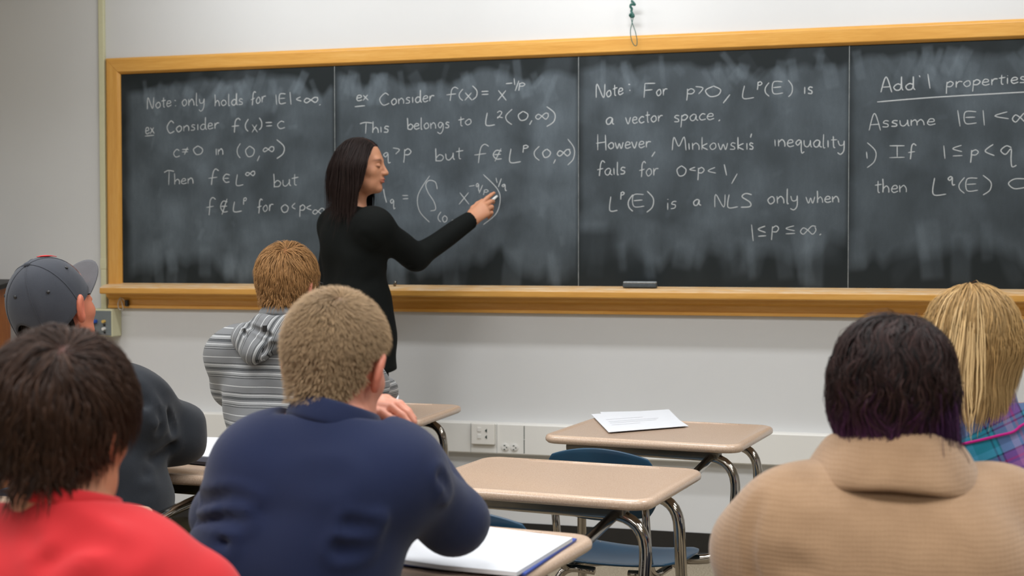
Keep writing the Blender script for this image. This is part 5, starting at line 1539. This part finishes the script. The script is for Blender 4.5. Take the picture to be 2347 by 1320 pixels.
    for lay in (0, 1):
        for j in range(nv_ + 1):
            for i in range(nu + 1):
                a = -1.05 + 2.1 * i / nu; t = j / nv_
                x = math.sin(a) * (.086 + .006 * t); y0 = math.cos(a) * .108
                ext = .078 * (1 - (abs(a) / 1.07) ** 2.6)
                y = y0 + ext * t
                z = -.010 - .020 * (x / .085) ** 2 * (.3 + t * .7) + .012 * t + (.0 if lay == 0 else -.0032)
                bv.append(H2.w(x, y - .012, z))
    nn = (nu + 1) * (nv_ + 1)
    for j in range(nv_):
        for i in range(nu):
            a = j * (nu + 1) + i
            bf.append((a, a + 1, a + nu + 2, a + nu + 1)); bf.append((nn + a, nn + a + nu + 1, nn + a + nu + 2, nn + a + 1))
    edge = [nv_ * (nu + 1) + i for i in range(nu + 1)]
    for a, b in zip(edge[:-1], edge[1:]): bf.append((a, b, nn + b, nn + a))
    for i in range(nu): bf.append((i + 1, i, nn + i, nn + i + 1))
    capsub(link_mesh('brim', bv, bf, M_BRIM))
    # back strap with a small brass slide
    strap = []
    for i in range(17):
        a = PI - .52 + 1.04 * i / 16
        strap.append(H2.w(math.sin(a) * .0885, math.cos(a) * .110 - .010, -.040))
    sv, sf = [], []
    for i, s0 in enumerate(strap):
        for dz, dr in ((.009, .0015), (-.009, .0015), (-.009, -.0015), (.009, -.0015)):
            ax = s0 - h.c; ax = ax / np.linalg.norm(ax)
            sv.append(s0 + capR @ np.array([0, 0, dz]) + ax * dr)
    for i in range(16):
        for k in range(4):
            sf.append((i * 4 + k, i * 4 + (k + 1) % 4, i * 4 + 4 + (k + 1) % 4, i * 4 + 4 + k))
    sf += [(0, 3, 2, 1), (64, 65, 66, 67)]
    capsub(link_mesh('strap', sv, sf, M_CAP, smooth=False))
    M_BRASS = simple('brass', srgb(150, 132, 96), .35, 1.0)
    s0 = strap[4]; bm = bmesh.new(); add_box(bm, -.009, .009, -.003, .003, -.011, .011)
    tw = math.atan2(-(strap[5] - strap[3])[1], (strap[5] - strap[3])[0])
    bmesh.ops.transform(bm, matrix=Matrix.Translation(s0) @ Matrix.Rotation(-tw, 4, 'Z'), verts=bm.verts[:])
    capsub(bm_obj('buckle', bm, M_BRASS, bevel=.002))
    # red embroidered mark on the front of the crown, its upper edge peeking over the top
    M_RED = cloth('red_thread', srgb(200, 44, 46), scale=1500)
    ev = []; ef = []
    for j in range(5):
        for i in range(11):
            ev.append(crown(-.32 + .64 * i / 10 + .03, .52 + .26 * j / 4 * (1 - .3 * abs(i - 5) / 5), .0022))
    for j in range(4):
        for i in range(10):
            a = j * 11 + i; ef.append((a, a + 1, a + 12, a + 11))
    eo = link_mesh('emblem', ev, ef, M_RED); capsub(eo)
    sm = eo.modifiers.new('solid', 'SOLIDIFY'); sm.thickness = .0015
capman()

# ---- red hair, striped hoodie -----------------------------------------------------
def stripes_mat(name, rot=(0, 0, 0), period=.090):
    t = NT(name); tc = t.n('ShaderNodeTexCoord'); mp = t.n('ShaderNodeMapping'); mp.inputs['Rotation'].default_value = rot
    t.l(tc.outputs['Object'], mp.inputs['Vector'])
    sx_ = t.n('ShaderNodeSeparateXYZ'); t.l(mp.outputs['Vector'], sx_.inputs['Vector'])
    zz = t.math('ADD', sx_.outputs['Z'], t.math('MULTIPLY', t.noise(mp.outputs['Vector'], 6, 2), .008))
    f = t.math('FRACT', t.math('DIVIDE', zz, period))
    g, lt, dk, wh, md = srgb(120, 122, 124), srgb(142, 144, 145), srgb(30, 33, 37), srgb(206, 208, 208), srgb(86, 89, 91)
    c = t.ramp(f, [(0, g), (.17, dk), (.195, lt), (.24, dk), (.262, lt), (.34, wh), (.365, g), (.44, dk), (.46, md), (.50, dk), (.52, lt), (.60, wh), (.62, lt), (.66, dk), (.68, g), (.88, wh), (.905, g)], 'CONSTANT')
    w = t.noise(mp.outputs['Vector'], 500, 3, .7)
    c = t.mix(t.math('MULTIPLY', t.ramp(w, [(.35, 0), (.65, 1)]), .22), c, srgb(110, 112, 114))
    t.base(c); t.set(Roughness=.9, Specular_IOR_Level=.15); t.bump(w, .4, .0009); t.p.inputs['Sheen Weight'].default_value = .15
    return t.m
def ginger():
    rng = np.random.default_rng(5)
    h = Head(Z(661, 652, 4.54), euler(.06, -.08, .03), 1.05)
    pel = np.array([-1.867, 4.175, .60])
    J = dict(pel=pel, waist=Z(666, 1000, 4.50), chest=Z(664, 890, 4.51), neck=Z(655, 752, 4.53), shl=Z(530, 815, 4.56), shr=Z(792, 815, 4.48),
             ell=Z(536, 950, 4.64), wrl=Z(680, 950, 4.88), elr=Z(842, 930, 4.64), wrr=Z(880, 902, 4.86))
    p = std_student('red haired student in grey striped hoodie at front desk', h, J, (214, 154, 128), (132, 88, 46), depth=.100, half=.080, girth=1.04)
    def rh(f): hand(f, J['wrr'], (-.3, .9, -.03), (0, 0, -1), 1, curl=(.12, .12, .12, .12))
    def lh(f): hand(f, J['wrl'], (.3, .9, -.03), (0, 0, -1), -1, curl=(.12, .12, .12, .12))
    p.body(body_grid(p, ()), (rh, lh))
    M = stripes_mat('striped_jersey'); M_H = stripes_mat('striped_jersey_hood', (0, 1.2, .4), .080)
    M_GREY = cloth('grey_fleece', srgb(132, 134, 136), scale=600); M_BLK = cloth('black_fleece', srgb(22, 22, 24), scale=500, bump=.7)
    def build(f):
        p.torso(f, .024, k=.055)
        for q in (-1, 1): f.cap(J['waist'] + p.sx * q * .098 + np.array([0, 0.02, .10]), J['pel'] + p.sx * q * .085 + np.array([0, .02, 0]), .112, .118, k=.06)
        p.arm(f, 'l', .026, .02, 1.0, k=.04); p.arm(f, 'r', .026, .02, 1.0, k=.04); p.cut(f, .03)
    S = lambda px, py, d=4.38: Z(px, py, d)
    folds = [wob(21, .006, .22), crease([S(487, 880), S(520, 890), S(560, 885)], .012, .007), crease([S(490, 900), S(530, 912)], .010, .005), crease([S(500, 820), S(540, 850)], .012, .004)]
    p.shell('hoodie', M, build, shirt_grid(p, .0085), folds)
    # hood lying folded on the back: a soft sack hanging from the neckline to a point
    nk = J['neck']
    def hood(f):
        R = euler(0, -.15, 0)
        pts = [Z(545, 775, 4.42), Z(552, 800, 4.40), Z(590, 815, 4.38), Z(640, 790, 4.39)]
        top = Z(640, 735, 4.45)
        f.cap(Z(560, 770, 4.45), Z(580, 806, 4.41), .034, .030, k=.05)
        f.cap(Z(580, 806, 4.41), Z(660, 772, 4.42), .030, .036, k=.05)
        f.cap(Z(600, 750, 4.45), Z(560, 770, 4.45), .030, .034, k=.04)
        f.cap(Z(660, 772, 4.42), Z(745, 775, 4.41), .036, .034, k=.05)
        f.cap(Z(745, 775, 4.41), Z(770, 755, 4.43), .034, .030, k=.05)
        f.cap(Z(610, 745, 4.43), Z(735, 745, 4.42), .030, k=.05)
    hf = [crease([Z(560, 760, 4.40), Z(582, 800, 4.38), Z(590, 822, 4.38)], .006, .010), crease([Z(592, 812, 4.38), Z(640, 782, 4.38), Z(720, 775, 4.37)], .007, .010), crease([Z(560, 745, 4.41), Z(600, 760, 4.39), Z(640, 775, 4.38)], .007, .008), wob(8, .003, .09)]
    lo, hi = Z(530, 850, 4.53), Z(800, 700, 4.33)
    p.shell('hood', M_H, hood, grids_for(np.minimum(lo, hi) - .1, np.maximum(lo, hi) + .1, (.005, .005, .005)), hf)
    ring_band('collar_band', nk + np.array([0, -.004, .040]), euler(0, -.28, 0), .070, .074, [(-.004, -.020), (.012, -.018), (.016, -.004), (.011, .012), (.003, .015), (-.004, .010)], M_GREY, p.root, n=44)
    ring_band('neck_lining', nk + np.array([0, .000, .062]), euler(0, -.22, 0), .062, .068, [(-.006, -.02), (.010, -.018), (.012, .006), (.004, .016), (-.006, .012)], M_BLK, p.root, n=44, rfun=lambda a: .003 * math.sin(a * 9))
    bm = bmesh.new(); c = Z(607, 753, 4.315); add_box(bm, -.006, .006, -.006, .006, -.010, .010)
    bmesh.ops.transform(bm, matrix=Matrix.Translation(c), verts=bm.verts[:]); sub(bm_obj('badge', bm, M_BLACK, bevel=.002), p.root)
    trousers(p, M_DENIM)
    cmb = whorl(.18, -.55, .5, .50)
    zm = lambda y: np.interp(y, [-1, -.45, -.12, .1, .42, .75, 1], [-.86, -.86, -.60, -.12, .20, .52, .56])
    earfree = lambda D: ~((np.abs(D[:, 0]) > .82) & (D[:, 2] < -.22) & (D[:, 1] > -.34))
    grow(h, rng, 9000, lambda D, r: .022 + .016 * r.random(len(D)) + .032 * np.clip(D[:, 2] + .5, 0, 1), cmb, .018, (138, 101, 64), steps=8, lift=.75, grav=.06, stiff=.70, jit=.20, zmin=zm, mask=earfree, width=(.0013, .0026), tone=.28, parent=p.root, tipcol=(174, 132, 86), hug=.30, wave=(.50, .045), rootz=-.060)
    # glasses: temple arms, rims
    g = []
    for q in (-1, 1):
        g.append(tube_geo([h.w(q * .0835, -.012, .012), h.w(q * .080, .04, .014), h.w(q * .070, .092, .012)], .0022, 8))
        g.append(tube_geo([h.w(q * (.035 + .026 * math.cos(a)), .100 - .006 * abs(math.cos(a)), -.002 + .018 * math.sin(a)) for a in np.linspace(0, 2 * PI, 22)], .002, 8, False))
    g.append(tube_geo([h.w(-.010, .104, .004), h.w(.010, .104, .004)], .002, 8))
    v, f = merge_geo(g); sub(link_mesh('glasses', v, f, M_BLACK), p.root)
ginger()

# ---- camel sweater, dark purple hair --------------------------------------------------
def knit_mat():
    t = NT('camel_knit'); tc = t.n('ShaderNodeTexCoord'); s = t.n('ShaderNodeSeparateXYZ'); t.l(tc.outputs['Object'], s.inputs['Vector'])
    jit = t.math('MULTIPLY', t.noise(tc.outputs['Object'], 18, 3), .012)
    zr = t.math('SINE', t.math('MULTIPLY', t.math('ADD', s.outputs['Z'], jit), 2 * PI / .0068))
    xr = t.math('SINE', t.math('MULTIPLY', t.math('ADD', s.outputs['X'], jit), 2 * PI / .0060))
    hgt = t.math('ADD', t.math('MULTIPLY', zr, .6), t.math('MULTIPLY', xr, .4))
    m = t.noise(tc.outputs['Object'], 14, 4); fz = t.noise(tc.outputs['Object'], 700, 3, .7)
    c = t.ramp(t.math('ADD', t.math('MULTIPLY', m, .5), t.math('MULTIPLY', fz, .5)), [(.33, srgb(136, 108, 82)), (.66, srgb(162, 132, 103))])
    c = t.mix(t.math('MULTIPLY', t.ramp(hgt, [(.0, 1), (.55, 0)]), .07), c, srgb(112, 80, 52))
    t.base(c); t.set(Roughness=.95, Specular_IOR_Level=.1); t.p.inputs['Sheen Weight'].default_value = .3
    t.bump(t.math('ADD', hgt, t.math('MULTIPLY', fz, .8)), .28, .0009)
    return t.m
def camel():
    rng = np.random.default_rng(6)
    h = Head(Z(2046, 905, 2.16), euler(.03, -.10, .03), 1.03)
    pel = Z(2030, 1760, 2.08); pel[2] = .55
    J = dict(pel=pel, waist=Z(2030, 1540, 2.09), chest=Z(2035, 1330, 2.10), neck=Z(2048, 1105, 2.13), shl=Z(1800, 1225, 2.12), shr=Z(2290, 1215, 2.14),
             ell=Z(1745, 1480, 2.16), wrl=Z(1850, 1560, 2.40), elr=Z(2350, 1480, 2.16), wrr=Z(2240, 1560, 2.40))
    p = std_student('woman in camel knit cowl sweater with dark purple hair', h, J, (206, 150, 124), (44, 30, 38), depth=.110, half=.078, girth=1.06)
    def rh(f): hand(f, J['wrr'], (-.5, .8, 0), (0, 0, -1), 1)
    def lh(f): hand(f, J['wrl'], (.5, .8, 0), (0, 0, -1), -1)
    p.body(body_grid(p, ()), (rh, lh))
    M = knit_mat()
    def build(f):
        p.torso(f, .026, k=.06); p.arm(f, 'l', .030, .024, 1.0, k=.045); p.arm(f, 'r', .030, .024, 1.0, k=.045)
        f.cap(J['neck'] - np.array([0, 0, .05]), J['neck'] + np.array([0, .005, .01]), .085, .08, k=.04); p.cut(f, .0)
    S = lambda px, py, d=2.0: Z(px, py, d)
    folds = [wob(31, .006, .24), crease([S(1735, 1140, 2.05), S(1725, 1220, 2.05), S(1735, 1320, 2.05)], .010, .004), crease([S(1760, 1290), S(1860, 1310)], .016, .004)]
    p.shell('sweater', M, build, shirt_grid(p, .008), folds)
    # cowl: a thick fold-over collar, wide at the bottom
    prof = [(-.012, -.012), (.024, -.036), (.046, -.044), (.052, -.036), (.042, -.010), (.022, .028), (.008, .048), (-.004, .054), (-.014, .046), (-.018, .02)]
    ring_band('cowl_collar', J['neck'] + np.array([.002, .004, .022]), euler(0, -.20, .05), .084, .080, prof, M, p.root, n=60, rfun=lambda a: .004 * math.sin(a * 3 + 1) + .010 * abs(math.sin(a)), zfun=lambda a: -.006 * abs(math.sin(a)) + .003 * math.sin(2 * a + .5))
    trousers(p, M_DENIM)
    # wavy chin-length hair, ends tucked in and dyed purple
    def comb(P, D):
        sd = np.sign(P[:, 0] + 1e-6)
        v = np.stack([D[:, 0] * .9 - sd * 1.2 * np.clip((-.02 - P[:, 2]) / .06, 0, 1), D[:, 1] * .6 - .25 * (P[:, 2] > .02) + .22 * (P[:, 2] < -.07), np.full(len(P), -1.0)], 1)
        return v / np.linalg.norm(v, axis=1, keepdims=True)
    def colfn(A, c, r):
        k = np.clip((-.015 - A[..., 2]) / .09 + .22 * r.normal(size=A.shape[:1])[:, None], 0, 1)[..., None]
        pur = lin((74, 34, 72)) * (1 + .35 * r.normal(size=(A.shape[0], 1, 1))).clip(.3, 2)
        return c * (1 - .8 * k) + pur * .8 * k
    def ln(D, r): return .070 + .105 * np.clip(D[:, 2] + .3, 0, 1.2) + .055 * r.random(len(D)) ** 1.5 + .025 * np.sin(7 * np.arctan2(D[:, 0], -D[:, 1]))
    grow(h, rng, 13000, ln, comb, lambda D: .015 + .009 * (1 - np.abs(D[:, 2])), (38, 25, 23), steps=14, lift=.35, grav=.05, stiff=.62, jit=.20, width=(.0011, .0028), tone=.6, parent=p.root, curl=.22, colfn=colfn, hug=.40, wave=(.75, .062))
    # the lock hanging down on the right of the collar
    def comb2(P, D):
        v = np.stack([np.full(len(P), .12), np.full(len(P), -.05), np.full(len(P), -1.0)], 1); return v / np.linalg.norm(v, axis=1, keepdims=True)
    grow(h, rng, 1500, .19, comb2, .030, (50, 26, 52), steps=12, lift=.1, grav=.1, stiff=.55, jit=.06, mask=lambda D: (D[:, 0] > .5) & (D[:, 1] < .15) & (D[:, 1] > -.75) & (D[:, 2] < .35) & (D[:, 2] > -.5), zmin=lambda y: np.full_like(y, -.5), width=(.0012, .0028), tone=.45, parent=p.root, curl=.14, name='hair')
camel()

# ---- plaid shirt, blonde hair ---------------------------------------------------------
def plaid_mat():
    t = NT('plaid_flannel'); tc = t.n('ShaderNodeTexCoord'); mp = t.n('ShaderNodeMapping'); mp.inputs['Rotation'].default_value = (0, .42, 0)
    t.l(tc.outputs['Object'], mp.inputs['Vector']); s = t.n('ShaderNodeSeparateXYZ'); t.l(mp.outputs['Vector'], s.inputs['Vector'])
    teal, blue, pur, mag, navy_, vio = srgb(24, 112, 132), srgb(58, 130, 160), srgb(92, 60, 122), srgb(140, 26, 92), srgb(20, 26, 54), srgb(140, 92, 140)
    def band(ax, per, off):
        f = t.math('FRACT', t.math('ADD', t.math('DIVIDE', s.outputs[ax], per), off))
        return f
    fx, fz = band('X', .125, .15), band('Z', .105, .3)
    st = [(0, teal), (.26, navy_), (.29, teal), (.34, navy_), (.37, pur), (.55, vio), (.66, pur), (.70, mag), (.74, pur), (.84, navy_), (.87, blue)]
    cx, cz = t.ramp(fx, st, 'CONSTANT'), t.ramp(fz, st, 'CONSTANT')
    c = t.mix(.5, cx, cz)
    w = t.noise(tc.outputs['Object'], 500, 3, .6)
    c = t.mix(t.math('MULTIPLY', w, .2), c, srgb(40, 44, 70))
    t.base(c); t.set(Roughness=.9, Specular_IOR_Level=.15); t.p.inputs['Sheen Weight'].default_value = .25; t.bump(w, .4, .001)
    return t.m
def blonde():
    rng = np.random.default_rng(7)
    h = Head(Z(2226, 795, 2.78), euler(-.05, -.10, .04), 1.03)
    pel = Z(2235, 1480, 2.74); pel[2] = .55
    J = dict(pel=pel, waist=Z(2235, 1290, 2.74), chest=Z(2236, 1110, 2.75), neck=Z(2240, 935, 2.77), shl=Z(2070, 1012, 2.78), shr=Z(2412, 1010, 2.76),
             ell=Z(2050, 1200, 2.85), wrl=Z(2130, 1210, 3.1), elr=Z(2440, 1200, 2.85), wrr=Z(2350, 1210, 3.1))
    p = std_student('blonde woman in blue and purple plaid shirt', h, J, (216, 164, 140), (150, 120, 76), depth=.104, half=.072, girth=1.0)
    def rh(f): hand(f, J['wrr'], (-.5, .8, 0), (0, 0, -1), 1)
    def lh(f): hand(f, J['wrl'], (.5, .8, 0), (0, 0, -1), -1)
    p.body(body_grid(p, ()), (rh, lh))
    M = plaid_mat(); M_PIPE = cloth('magenta_piping', srgb(176, 28, 120), scale=900)
    def build(f):
        p.torso(f, .018, k=.055); p.arm(f, 'l', .022, .018, 1.0, k=.04); p.arm(f, 'r', .022, .018, 1.0, k=.04)
        f.cap(J['neck'] - np.array([0, 0, .05]), J['neck'] + np.array([0, .008, .008]), .068, .062, k=.03); p.cut(f, .006)
    shirt = p.shell('plaid_shirt', M, build, shirt_grid(p, .0085), [wob(41, .005, .24)])
    ring_band('collar', J['neck'] + np.array([0, .012, .016]), euler(0, -.30, 0), .062, .066, [(-.004, -.014), (.014, -.022), (.018, -.012), (.008, .022), (.002, .030), (-.005, .026)], M, p.root, n=44)
    # yoke piping across the back, laid on the shirt surface
    me = shirt.data; co = np.zeros(len(me.vertices) * 3, np.float32); me.vertices.foreach_get('co', co); co = co.reshape(-1, 3).astype(np.float64)
    pts = []
    for px, py in ((2170, 1028), (2205, 1018), (2250, 1008), (2290, 998), (2322, 990), (2340, 976), (2360, 968), (2400, 962)):
        a = Z(px, py, 2.0); d = a - np.array([0, 0, CAM_H]); d /= np.linalg.norm(d)
        q = co - np.array([0, 0, CAM_H]); t_ = q @ d; off = np.linalg.norm(q - t_[:, None] * d, axis=1)
        near = off < .012
        if near.any():
            k = np.argmin(np.where(near, t_, 9)); pts.append(np.array([0, 0, CAM_H]) + d * (t_[k] - .002))
    if len(pts) > 2: sub(tube_obj('piping', crom(pts, 4), .0026, M_PIPE, None, 8), p.root)
    trousers(p, M_DENIM)
    def comb(P, D):
        sd = np.sign(P[:, 0] + .01)
        v = np.stack([D[:, 0] * .9 - sd * .25 * (P[:, 2] < -.07), D[:, 1] * .5 - .30 * (P[:, 2] > .03), np.full(len(P), -1.0)], 1)
        return v / np.linalg.norm(v, axis=1, keepdims=True)
    def ln(D, r): return .070 + .12 * np.clip(D[:, 2] + .25, 0, 1.2) + .035 * r.random(len(D))
    grow(h, rng, 11000, ln, comb, lambda D: .014 + .014 * (1 - np.abs(D[:, 2])), (150, 118, 74), steps=14, lift=.2, grav=.08, stiff=.6, jit=.07, width=(.0012, .0026), tone=.25, parent=p.root, curl=.07, tipcol=(190, 160, 112), hug=.5, wave=(.22, .09))
    grow(h, rng, 700, .23, comb, .026, (190, 158, 110), steps=14, lift=.1, grav=.12, stiff=.5, jit=.04, mask=lambda D: (np.abs(D[:, 0] + .12) < .16) & (D[:, 1] < -.2) & (D[:, 2] > .1), width=(.0012, .0028), tone=.2, parent=p.root, curl=.05, tipcol=(214, 186, 138))
blonde()
